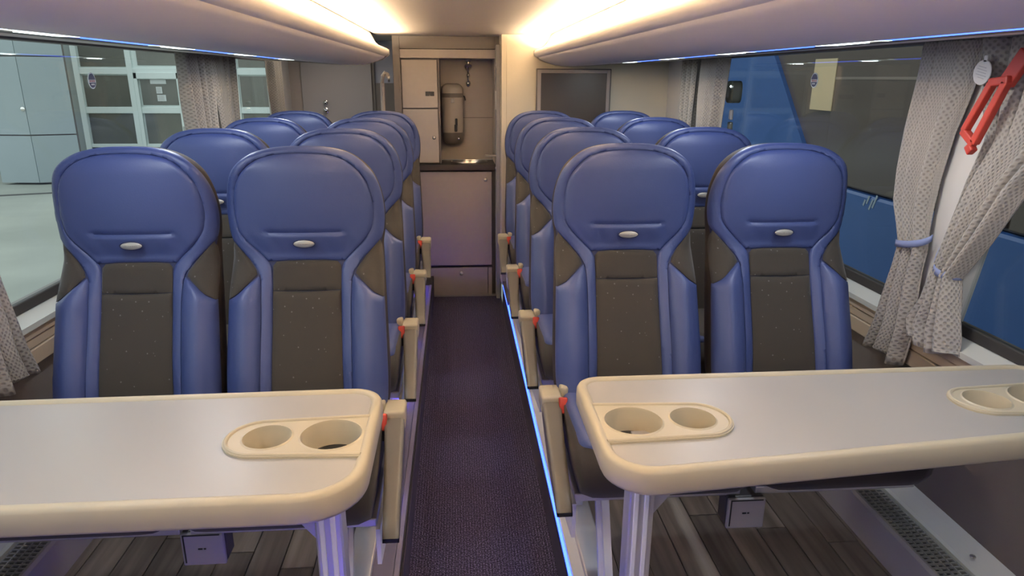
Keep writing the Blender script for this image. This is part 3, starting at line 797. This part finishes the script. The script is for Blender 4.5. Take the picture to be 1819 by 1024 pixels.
        if 'clip' not in seat_meshes:
            m_.box((0, 0, 0), (.018, .02, .018), .005, seg=2); b = m_.build('tmp', None, smooth=True)
            seat_meshes['clip'] = b.data; bpy.data.objects.remove(b)
        if back: link('belt_guide', seat_meshes['clip'], white_m, t, (-s*.238, .03, ZB-.03))
        if 'mid' not in seat_meshes:
            m_ = MB(); m_.box((0, -.17, .385), (.016, .06, .12), .006, seg=3); b = m_.build('tmp', None, smooth=True)
            seat_meshes['mid'] = b.data; bpy.data.objects.remove(b)
        link('middle_bracket', seat_meshes['mid'], alu, t, (-s*.230, .02, .02))
    return t
rows = ['front row beside the table', 'second row', 'third row', 'rear row']
DL, DR = 1.927, 1.994
for i in range(4):
    for side, xx, pos, ais, dr in (('left', -.890, 'window', False, 1), ('left', -.4276, 'aisle', True, 1), ('right', .505, 'aisle', True, -1), ('right', .984, 'window', False, -1)):
        y = (DL if side == 'left' else DR)+.7*i
        seat((xx, y, PD), 'blue coach seat with dark centre, %s %s seat of the %s' % (side, pos, rows[i]), ais, dr, i > 0)

# power socket boxes hung between the front seats
for side, xx, y in (('left', -.622, 1.455), ('right', .735, 1.50)):
    t = empty('socket_box', (xx, y, -1.13), 'grey socket box hanging under the front %s seat pair' % side, 'socket box', 'socket boxes under the front seats')
    s = 1 if side == 'right' else -1
    MB().box((0, .03, .045), (.10, .055, .088), .006).build('housing', mat('socket_dark', (.05, .045, .045), .4), t)
    fr = MB().box((0, -.004, .045), (.100, .012, .088), .004).build('front_plate', trim_grey, t)
    q = MB()
    for a, b in (((-.042, .084), (.042, .087)), ((-.044, .010), (-.041, .087))): q.box2((a[0], -.0112, a[1]), (b[0], -.0095, b[1]))
    q.build('lid_gap', black, t)
    m_ = MB(); m_.box((-.006, -.0108, .048), (.010, .001, .004)).box((.005, -.0108, .048), (.005, .001, .004)).build('lid_print', black, t)
    MB().tube([(s*.05, .02, .09), (s*.052, .02, .125), (s*.035, .03, .15)], .006, 8).build('bracket', alu, t)

# ---------------------------------------------------------------- tables
def table(side, corners, trays, legx, legy, label):
    T = -.636
    t = empty('folding_table', (legx, legy, PD), label, 'table')
    q = (-legx, -legy, -PD)
    O = rounded(corners, 10)
    prof_ = [(.030, -.053), (.010, -.053), (.003, -.050), (0, -.044), (-.001, -.025), (.000, -.009), (.003, -.003), (.008, -.0005), (.013, 0), (.018, -.0015), (.0215, -.006), (.023, -.011)]
    n = len(O); V = []; Fc = []
    for d_, z in prof_:
        V += [(x, y, T+z) for x, y in inset(O, d_)]
    for k in range(len(prof_)-1):
        for i in range(n):
            j = (i+1) % n; Fc.append((k*n+i, k*n+j, (k+1)*n+j, (k+1)*n+i))
    me = pyd(V, Fc, True); bm = bmesh.new(); bm.from_mesh(me); bmesh.ops.recalc_face_normals(bm, faces=bm.faces); bm.to_mesh(me); bm.free()
    link('rim', me, beige, t, q)
    holes = []
    for tr in trays:
        for (hx, hy, hr) in tr['holes']: holes.append(circle(hx, hy, hr))
    link('tabletop', plate(inset(O, .0215), holes, T-.012, T-.006), lam, t, q)
    link('underside', plate(inset(O, .012), [circle(hx, hy, hr+.002) for tr in trays for hx, hy, hr in tr['holes']], T-.053, T-.045), grey_dk, t, q)
    for tr in trays:
        hs = [circle(hx, hy, hr-.001) for hx, hy, hr in tr['holes']]
        tp = link('cup_holder', plate(tr['outline'], hs, T-.011, T-.002), beige, t, q)
        m_ = MB(); m_.tube([(x, y, T-.002) for x, y in tr['ridge']], .0042, 8)
        m_.build('raised_edge', beige, tp, smooth=True)
        for (hx, hy, hr) in tr['holes']:
            dp = .050 if hr > .05 else .048
            mm = MB(); mm.lathe([(hr+.003, -.002), (hr-.0005, .0), (hr-.002, -.004), (hr-.005, -dp*.97), (hr-.006, -dp)]+([(hr-.008, -dp)] if hr > .05 else [(.001, -dp)]), n=40)
            mm.build('cup_well', mat('beige_well', (.52, .43, .29), .4) if 0 else beige, tp, (hx, hy, T), smooth=True)
            if hr > .05:
                MB().lathe([(hr-.007, -dp+.0004), (.001, -dp-.004)], n=30).build('well_floor', black, tp, (hx, hy, T))
    s = 1 if side == 'right' else -1
    H = T-.053-PD
    lg = MB().box2((-.026, -.024, 0), (.026, .024, H), .004)
    lg.build('leg', alu, t)
    rb = MB()
    for xx in (-.017, 0.004): rb.box2((xx, -.029, .02), (xx+.010, -.023, H), .002)
    rb.build('leg_rib', white_m, t)
    MB().prism([(s*.026, H), (s*.175, H), (s*.135, H-.03), (s*.026, H-.175)], 'y', -.006, .006).build('gusset', alu, t)
    MB().box((0, 0, .006), (.12, .12, .012), .004).build('foot_plate', alu, t)
    MB().box2((-.02, -.02, H), (s*.5, .02, H+.008)).build('top_bracket', alu, t)
def tray(x0, x1, yc, h0, h1, small, big, yb=None):
    """x0: straight end at the rim, x1: rounded end"""
    s = 1 if x1 > x0 else -1; xe = x1-s*h1; pts = []
    pts = [(x0, yc-h0)]+[(xe+s*h1*math.cos(a), yc+h1*math.sin(a)) for a in [math.pi/2*(-1+k/8) for k in range(17)]]+[(x0, yc+h0)]
    if s < 0: pts = pts[::-1]
    rg = [(x0, yc-h0+.006)]+[(xe+s*(h1-.006)*math.cos(a), yc+(h1-.006)*math.sin(a)) for a in [math.pi/2*(-1+k/8) for k in range(17)]]+[(x0, yc+h0-.006)]
    return dict(ridge=rg, outline=pts, holes=[small, big])
table('right', [(.250, 1.397, .055), (.250, .992, .085), (1.345, 1.095, .05), (1.345, 1.400, .07)],
      [tray(.266, .530, 1.182, .080, .070, (.452, 1.184, .0445), (.333, 1.182, .0565)),
       tray(1.329, 1.018, 1.222, .080, .062, (1.092, 1.222, .0445), (1.212, 1.225, .0565))],
      .360, 1.20, 'pale folding table with beige rim and cup holders on the right side')
table('left', [(-.163, 1.372, .065), (-1.257, 1.358, .05), (-1.257, .962, .05), (-.163, .962, .105)],
      [tray(-.179, -.437, 1.166, .078, .068, (-.358, 1.166, .0445), (-.242, 1.168, .0565)),
       tray(-1.241, -.935, 1.166, .078, .062, (-1.01, 1.166, .0445), (-1.13, 1.168, .0565))],
      -.257, 1.17, 'pale folding table with beige rim and cup holders on the left side')

# ---------------------------------------------------------------- curtains
def curtain_half(parent, xw, sgn, keys, nf, seedv, amp=.016, name='drape'):
    """keys: list of (z, y_a, y_b, amplitude factor); folds run down the cloth"""
    zs = [k[0] for k in keys]; rng = random.Random(seedv); ph = [rng.uniform(0, 6.28) for _ in range(5)]
    NS, NT = 110, 70; V = []; UV = []
    K = np.array(keys)[::-1]
    width0 = .62
    for j in range(NT+1):
        z = zs[0]+(zs[-1]-zs[0])*j/NT
        a = np.interp(z, K[:, 0], K[:, 1]); b = np.interp(z, K[:, 0], K[:, 2]); am = np.interp(z, K[:, 0], K[:, 3])
        for i in range(NS+1):
            s = i/NS; w = s+.035*math.sin(2*math.pi*s*2.3+ph[0])+.012*math.sin(z*9+ph[3]+s*4)
            f = math.sin(2*math.pi*nf*w+ph[1])+.38*math.sin(2*math.pi*nf*1.9*w+ph[2]+z*2)
            f2 = math.cos(2*math.pi*nf*w+ph[1])
            y = a+(b-a)*s+.008*am*f2
            zz = z+(0.012*math.sin(s*9+ph[4]) if j == NT else 0)
            V.append((xw-sgn*(amp*am*f+.012+.010*am), y, zz)); UV.append((s*width0, z))
    Fc = [(j*(NS+1)+i, j*(NS+1)+i+1, (j+1)*(NS+1)+i+1, (j+1)*(NS+1)+i) for j in range(NT) for i in range(NS)]
    me = pyd(V, Fc, True); ul = me.uv_layers.new(name='UVMap')
    for lp in me.loops: ul.data[lp.index].uv = UV[lp.vertex_index]
    o = link(name, me, curtain_m, parent)
    md = o.modifiers.new('thickness', 'SOLIDIFY'); md.thickness = .002
    return o
def tie(parent, pts, name='tie_band'):
    m_ = MB(); P = [Vector(p) for p in pts]; prev = None
    for p in P:
        a = m_.b.verts.new(p+Vector((0, 0, .010))); b = m_.b.verts.new(p-Vector((0, 0, .010)))
        if prev: m_.b.faces.new((prev[0], a, b, prev[1]))
        prev = (a, b)
    o = m_.build(name, tie_m, parent, smooth=True); md = o.modifiers.new('t', 'SOLIDIFY'); md.thickness = .002; return o
def curtain_pair(side, dy, label_a, label_b):
    sg = 1 if side == 'right' else -1; xw = WR-.02 if side == 'right' else MX(WR-.02)
    # rear half
    A = [(.10, 1.985, 1.725, .8), (-.015, 1.99, 1.735, .85), (-.136, 1.995, 1.778, .85), (-.254, 1.995, 1.80, .85), (-.35, 1.985, 1.806, .85), (-.41, 1.95, 1.804, .8), (-.462, 1.925, 1.795, .8), (-.53, 1.93, 1.80, .9), (-.65, 1.96, 1.79, 1.05), (-.72, 1.975, 1.785, 1.1), (-.815, 2.01, 1.80, 1.15)]
    Bk = [(.10, 1.715, 1.15, .9), (-.05, 1.675, 1.30, 1.0), (-.14, 1.644, 1.41, 1.0), (-.25, 1.687, 1.50, 1.0), (-.385, 1.722, 1.575, 1.1), (-.505, 1.742, 1.655, 1.1), (-.59, 1.765, 1.635, 1.3), (-.66, 1.81, 1.61, 1.45), (-.715, 1.79, 1.60, 1.5)]
    out = []
    for nm, keys, lab, nf, sd in (('a', A, label_a, 3.4, 3), ('b', Bk, label_b, 4.6, 9)):
        keys = [(z, a+dy, b+dy, c) for z, a, b, c in keys]
        e = empty('curtain', (xw, (keys[0][1]+keys[0][2])/2, .10), lab, 'curtain')
        o = curtain_half(e, 0, sg, [(z-.10, a-e.location.y, b-e.location.y, c) for z, a, b, c in keys], nf, sd, amp=.017)
        zt = -.462 if nm == 'a' else -.505
        k = [q for q in keys if q[0] == zt][0]; ya_, yb_ = k[1], k[2]
        pts = []
        for i in range(17):
            a_ = math.pi*i/16; yy = (ya_+yb_)/2+(ya_-yb_+.012)/2*math.cos(a_); xx = -sg*(.014+.034*math.sin(a_))
            dz = .012*math.cos(a_)*(-1)
            pts.append((xx, yy-e.location.y, zt-.10+dz*.6+ (.030*(i/16)**3 if nm == 'a' else .075*((16-i)/16)**4)))
        tie(e, pts)
        out.append(e)
    return out
curtain_pair('right', 0, 'beige dimpled curtain half tied back on the rear side of the right window pillar', 'beige dimpled curtain half tied back on the near side of the right window pillar')
curtain_pair('left', -.045, 'beige dimpled curtain half hanging beside the front left window seat', 'beige dimpled curtain half tied on the near side of the left pillar')
hk = empty('tie_hook', (WR-.035, 1.715, -.43), 'small bent hook that holds both ties on the right pillar', 'hook')
MB().tube([(.02, 0, -.03), (0, 0, -.03), (-.012, 0, -.02), (-.014, 0, 0), (-.004, 0, .010), (.006, 0, .004)], .004, 8).build('hook_wire', mat('hook_grey', (.30, .32, .42), .35, metal=.4), hk, smooth=True)
# straight gathered curtains further back
def back_curtain(side, ya_, yb_, label, nf, sd, bot=-.55):
    sg = 1 if side == 'right' else -1; xw = WR-.02 if side == 'right' else MX(WR-.02)
    e = empty('curtain', (xw, (ya_+yb_)/2, .10), label, 'curtain')
    h_ = (yb_-ya_)/2
    curtain_half(e, 0, sg, [(0, h_, -h_, 1), (-.2, h_*.95, -h_*.9, 1.1), (-.50, h_*.75, -h_*.6, 1.2), (bot-.1, h_*.8, -h_*.7, 1.2)], nf, sd, amp=.022)
back_curtain('right', 3.42, 3.78, 'gathered curtain on the right window behind the third row, nearer half', 3, 21)
back_curtain('right', 3.80, 4.03, 'gathered curtain beside the rear right window seat, farther half', 3, 22)
back_curtain('left', 3.34, 3.72, 'gathered curtain on the left window behind the third row, nearer half', 3.5, 23)
back_curtain('left', 3.74, 4.16, 'gathered curtain beside the rear left window seat, farther half', 3.5, 24)
back_curtain('left', 4.86, 5.16, 'brown shaded curtain at the rear left steps', 3, 25)

# ---------------------------------------------------------------- emergency handle and its tag
eh = empty('emergency_handle', (WR-.055, 1.66, -.18), 'red emergency window handle hanging in front of the right curtain', 'handle')
def bar(m_, a, b, w, d_):
    a = Vector(a); b = Vector(b); L = (b-a).length; ax = (b-a).normalized()
    q = Vector((0, 0, 1)).rotation_difference(ax).to_matrix(); m_.box((a+b)/2, (d_, w, L), .004, rot=q)
hm = MB()
bar(hm, (0, .057, .030), (0, -.012, .160), .020, .020); bar(hm, (0, .012, .000), (0, -.062, .165), .022, .020)
bar(hm, (0, -.004, .160), (0, -.070, .168), .022, .020); bar(hm, (0, .062, .032), (0, .008, -.002), .022, .020)
bar(hm, (0, .030, -.005), (0, .012, -.025), .024, .020)
hm.build('handle_loop', red, eh)
hb_ = MB(); bar(hb_, (.012, -.045, .160), (.012, -.095, .235), .045, .018); hb_.build('handle_mount', red, eh); eh.scale = (.90, .90, .90); eh.location = (WR-.085, 1.625, -.150)
tg = MB(); tg.lathe([(.001, .0015), (.029, .0015), (.030, 0), (.029, -.0015), (.001, -.0015)], n=28, mtx=Matrix.Rotation(R(90), 3, 'Y')); tg.box((0, -.004, .032), (.003, .012, .016), .001)
tgo = tg.build('instruction_tag', tag_m, None, (WR-.072, 1.672, .018)); tag(tgo, 'round grey plastic tag hanging above the red handle', 'tag')
pr_ = MB()
for k, (w_, dy) in enumerate(((.026, 0), (.034, .001), (.030, 0), (.036, .001), (.022, 0))): pr_.box((-.0022, dy, .013-k*.0065), (.0006, w_, .0014), rot=Matrix.Rotation(R(12), 3, 'X'))
pr_.build('tag_print', mat('tag_ink', (.40, .38, .37), .6), tgo)

# ---------------------------------------------------------------- heater duct along each wall
for side in ('right', 'left'):
    f = (lambda v: v) if side == 'right' else MX
    y0_, y1_ = .6, 4.3
    t = empty('heater_duct', (f(1.28), 1.6, PD), 'metal heater duct with slotted grille along the %s wall' % side, 'heater')
    q = (-t.location.x, -1.6, -PD)
    MB().prism([(f(1.200), PD), (f(1.208), PD+.105), (f(1.216), PD+.112), (f(1.222), PD+.112), (f(1.222), PD)], 'y', y0_, y1_).build('front_cover', mat('duct_cover', (.36, .31, .32), .4) if 0 else trim_grey, t, q)
    MB().box2((f(1.222), y0_, PD), (f(1.31), y1_, PD+.085)).build('duct_floor', black, t, q)
    gr = MB()
    zt = PD+.110
    for xx in (1.224, 1.244, 1.264, 1.284, 1.304): gr.box2((f(xx-.0022), y0_, zt-.006), (f(xx+.0022), y1_, zt))
    gr.build('grille_rail', mat('grille_metal', (.35, .35, .34), .4, metal=.3), t, q)
    yy = y0_; k = 0
    bar_ = None
    while yy < 3.0 and k < 230:
        if bar_ is None: bar_ = MB().box((0, 0, 0), (.084, .0045, .006)).build('grille_bar', MATS['grille_metal'], t)
        else:
            nb = bar_.copy(); COL.objects.link(nb); bar_ = nb
        bar_.location = (f(1.264)+q[0], yy+q[1], zt-.003+q[2]); yy += .0155; k += 1
    MB().prism([(f(1.308), PD), (f(1.308), PD+.118), (f(1.318), PD+.122), (f(1.345), PD+.150), (f(1.358), PD+.165), (f(1.358), PD)], 'y', y0_, y1_).build('wall_rail', sill_m, t, q)
    MB().lathe([(.001, .004), (.007, .003), (.008, 0)], n=12).build('rail_screw', steel, t, (f(1.33)+q[0], 1.42+q[1], .140), smooth=True)

# ---------------------------------------------------------------- left sticker, its modelled reflection and fittings on the glass
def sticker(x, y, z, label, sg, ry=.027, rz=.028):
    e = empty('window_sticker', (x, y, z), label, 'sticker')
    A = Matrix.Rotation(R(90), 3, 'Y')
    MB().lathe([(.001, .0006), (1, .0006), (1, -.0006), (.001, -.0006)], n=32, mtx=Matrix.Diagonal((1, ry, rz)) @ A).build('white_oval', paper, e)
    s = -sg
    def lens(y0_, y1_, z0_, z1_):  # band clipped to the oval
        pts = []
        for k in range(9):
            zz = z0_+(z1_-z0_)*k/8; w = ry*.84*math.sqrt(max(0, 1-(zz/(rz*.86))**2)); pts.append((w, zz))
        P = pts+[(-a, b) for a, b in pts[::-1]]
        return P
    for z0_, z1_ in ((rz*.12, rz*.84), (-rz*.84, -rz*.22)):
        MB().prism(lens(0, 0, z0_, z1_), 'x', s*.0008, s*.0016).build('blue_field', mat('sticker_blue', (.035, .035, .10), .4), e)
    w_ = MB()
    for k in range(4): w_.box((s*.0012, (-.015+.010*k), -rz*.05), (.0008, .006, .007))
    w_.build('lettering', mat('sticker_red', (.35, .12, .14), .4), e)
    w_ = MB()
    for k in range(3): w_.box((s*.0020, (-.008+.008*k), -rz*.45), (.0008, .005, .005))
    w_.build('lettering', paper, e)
sticker(MX(WR+.014), 2.66, -.018, 'oval blue and white sticker on the left window pane', -1)
sticker(WR+.014, 2.66, -.004, 'oval reflection of the left sticker, modelled on the right pane', 1)  # mirror image of the left sticker, modelled as a solid oval
# small oval fitting on the right pane
e = empty('hammer_holder', (WR+.008, 3.43, -.066), 'grey oval emergency hammer holder on the right pane', 'hammer holder')
MB().box((0, 0, .004), (.016, .095, .105), .03, seg=4).build('cover', mat('holder_grey', (.10, .11, .095), .35), e, smooth=True)
MB().box((-.004, 0, -.105), (.014, .032, .05), .006).build('clip', trim_grey, e)
MB().box((-.004, 0, -.165), (.012, .05, .05), .010).build('lower_mount', mat('holder_grey', (.1, .1, .09), .4), e)
MB().lathe([(.001, 0), (.006, .001), (.005, .004), (.001, .005)], n=12, mtx=Matrix.Rotation(R(-90), 3, 'Y')).build('lamp_dot', led_white, e, (-.009, .02, .03))

# ================================================================ outside: yard and workshop on the left
ground = struct(MB().box2((-60, -30, -2.56), (60, 80, -2.5)).build('ground', mat('concrete_yard', (.36, .38, .34), .8, var=(.5, (.27, .29, .26), .8), bump=(3, .2, .02))))
dc = MB().box((0, 0, 0), (14, .12, .02)).build('drain_channel', mat('drain_dark', (.12, .12, .115), .8), None, (-11.5, 15.0, -2.495), rot=(0, 0, R(20))); tag(dc, 'narrow drain channel crossing the concrete yard', 'drain')
MB().box((0, 0, .008), (14, .05, .01)).build('drain_grate', mat('drain_grate', (.06, .06, .06), .8), dc)
# grey clad cabin
kb = empty('clad_cabin', (-9.9, 17.8, -2.5), 'blue-grey clad cabin standing in the yard outside the left window', 'cabin')
clad = mat('blue_grey_cladding', (.34, .40, .42), .45, var=(.8, (.30, .36, .38), .5))
core = MB(); core.prism([(-.85, -.45), (0, -.52), (.82, -.22), (.80, -.05), (-.7, .1)], 'z', 0.06, 4.5); core.build('core', grey_dk, kb)
PT = [(-.88, -.48), (0, -.55), (.86, -.24)]
for (a, b) in zip(PT, PT[1:]):
    for z0_, z1_ in ((.05, 1.14), (1.17, 2.90), (2.93, 4.5)):
        d_ = Vector(b)-Vector(a); nrm = Vector((d_.y, -d_.x)).normalized()*.03
        MB().prism([a, b, (b[0]-nrm.x*-1, b[1]+nrm.y), (a[0]+nrm.x, a[1]+nrm.y)], 'z', z0_, z1_).build('cladding_panel', clad, kb)
MB().box((0, -.4, .03), (1.2, .3, .06)).build('plinth', grey_dk, kb, (0, .2, 0))
MB().lathe([(.001, .01), (.05, .0)], n=12, mtx=Matrix.Rotation(R(90), 3, 'X')).build('lock', chrome, kb, (-.05, -.6, 1.75))
# sectional gate of the workshop
gx0, gw, gy = -9.72, 1.32, 19.4
wg = empty('workshop_gate', (gx0, gy, -2.5), 'white sectional workshop gate with dark glazed panes outside the left window', 'gate')
frame_m = mat('gate_frame', (.74, .82, .80), .45); pane_m = mat('gate_pane', (.12, .125, .11), .12, var=(.9, (.20, .20, .17), .6))
ZR = [(.06, .66), (.70, 1.62-.08), (1.72, 2.50), (2.72, 3.45), (3.6, 4.3)]   # rows above ground
MB().box2((-.1, .06, 0), (gw*7+.1, .12, 4.6)).build('gate_backing', frame_m, wg)
for c in range(7):
    for r_, (za, zb_) in enumerate(ZR):
        x0, x1 = c*gw+.10, (c+1)*gw-.10
        if r_ == 0: MB().box2((x0-.06, .0, za-.04), (x1+.06, .06, (za+zb_)/2-.01), .008).build('lower_panel', frame_m, wg); MB().box2((x0-.06, .0, (za+zb_)/2+.01), (x1+.06, .06, zb_+.02), .008).build('lower_panel', frame_m, wg); continue
        if c == 1: x0 += .10; za += .04; zb_ -= (.10 if r_ == 2 else 0)
        MB().box2((x0, .045, za), (x1, .055, zb_)).build('pane', pane_m, wg)
for c in range(8): MB().box2((c*gw-.07, -.02, 0), (c*gw+.07, .06, 4.6), .01).build('post', frame_m, wg)
for z in (.68, 1.63, 2.61, 3.52): MB().box2((0, .0, z-.08), (gw*7, .06, z+.08), .01).build('rail', frame_m, wg)
dl = MB().box2((gw+.08, -.05, .05), (gw+.17, .0, 2.58), .01).box2((2*gw-.17, -.05, .05), (2*gw-.08, .0, 2.58), .01).box2((gw+.08, -.05, 2.42), (2*gw-.08, 0, 2.58), .01); dl.build('pass_door_frame', frame_m, wg)
MB().box((2*gw-.12, -.08, 1.15), (.04, .05, .16), .01).build('door_handle', chrome, wg)
for k, (x, z, w_, h_) in enumerate(((gw+.66, 2.36, .40, .13), (gw+.66, 2.14, .15, .17), (gw+.70, 1.94, .22, .16))):
    nt_ = MB().box((0, 0, 0), (w_, .006, h_)).build('notice', paper, None, (gx0+x, gy+.03, -2.5+z)); tag(nt_, ('wide blank white strip' if k == 0 else 'small white printed notice' if k == 1 else 'lowest white printed notice')+' behind the gate pass door glass', 'notice')
    if k:
        ln = MB()
        for q in range(4): ln.box((-w_*.05, -.005, h_*.3-q*h_*.2), (w_*.7, .004, h_*.06))
        ln.build('notice_print', trim_grey, nt_)
struct(MB().box2((-40, gy+.2, -2.5), (10, gy+.6, 1.9)).build('wall_workshop', mat('workshop_wall', (.30, .34, .33), .6)))
# dark shutters left of the gate
ls = MB()
for k in range(9): ls.box((0, 0, .3+k*.42), (2.2, .06, .36), .02)
lo = ls.build('roller_shutter', mat('shutter_green', (.16, .20, .17), .6), None, (-13.0, 19.2, -2.5)); tag(lo, 'dark ribbed roller shutter at the far left of the yard', 'shutter')

# ================================================================ outside right: a neighbouring blue coach in a dim hall
bx_ = 3.2
cb = empty('neighbour_coach', (bx_+1.2, 4, -2.5), 'blue coach with dark side windows parked outside the right windows', 'coach')
q = (-cb.location.x, -4, 2.5)
cblue = mat('coach_blue', (.028, .105, .35), .28, coat=.4, var=(.7, (.035, .125, .40), .6)); cglass = mat('coach_glass', (.12, .088, .075), .15, spec=.8)
MB().box2((bx_, -3, -2.1), (bx_+2.4, 10, -.86), .03).build('lower_body', cblue, cb, q)
MB().box2((bx_+.03, -3, -.86), (bx_+2.37, 10, .95), .02).build('cabin_core', cglass, cb, q)
def slant(z): return 6.82+1.0*z
MB().prism([(slant(-.88), -.88), (10, -.88), (10, 1.0), (slant(1.0), 1.0)], 'x', bx_-.01, bx_+.06).build('rear_side_panel', cblue, cb, q)
for k, (a, b) in enumerate(((-2.9, -.72), (-.68, 1.5), (1.54, 3.7), (3.74, 5.85))):
    MB().box2((bx_-.004, a, -.84), (bx_+.03, b, .70), .01).build('side_window', cglass, cb, q)
MB().box2((bx_-.01, 2, -.0), (bx_+.0, 6.2, -.0+.02)).build('trim_line', mat('coach_trim', (.25, .2, .17), .4), cb, q)
MB().box2((bx_, -3, .95), (bx_+2.4, 10, 1.05), .03).build('roof_edge', cblue, cb, q)
MB().box2((bx_-.012, 5.83, -.26), (bx_-.002, 6.20, .17), .003).build('cream_reflection', mat('cream_reflection', (.66, .52, .32), .5), cb, q)  # reflection of a lit panel, modelled as a solid cream plate
for yy in (0, 6.5): MB().lathe([(.001, -.15), (.30, -.15), (.47, -.14), (.5, -.10), (.5, .10), (.47, .14), (.001, .15)], n=32, mtx=Matrix.Rotation(R(90), 3, 'Y')).build('wheel', rubber, cb, (bx_+.16-cb.location.x, yy-4, .5), smooth=True)
mk = MB()
for k in range(4): mk.box((bx_-.002, 5.02+.045*k, -.90-.03*(k % 2)), (.003, .02, .11-.02*k), rot=Matrix.Rotation(R(22), 3, 'X'))
mk.build('body_marking', mat('mark_grey', (.35, .42, .50), .5), cb, q)
hall = mat('hall_wall', (.10, .09, .085), .8)
struct(MB().box2((9, -12, -2.5), (9.4, 30, 6)).build('wall_hall', hall))
struct(MB().box2((1.9, -12, 3.6), (9.4, 30, 3.8)).build('ceiling_hall', hall))

# everything above is laid out from the camera's eye; put the aisle floor at z = 0
for o in list(SC.objects):
    if o.parent is None: o.location.z += ZO
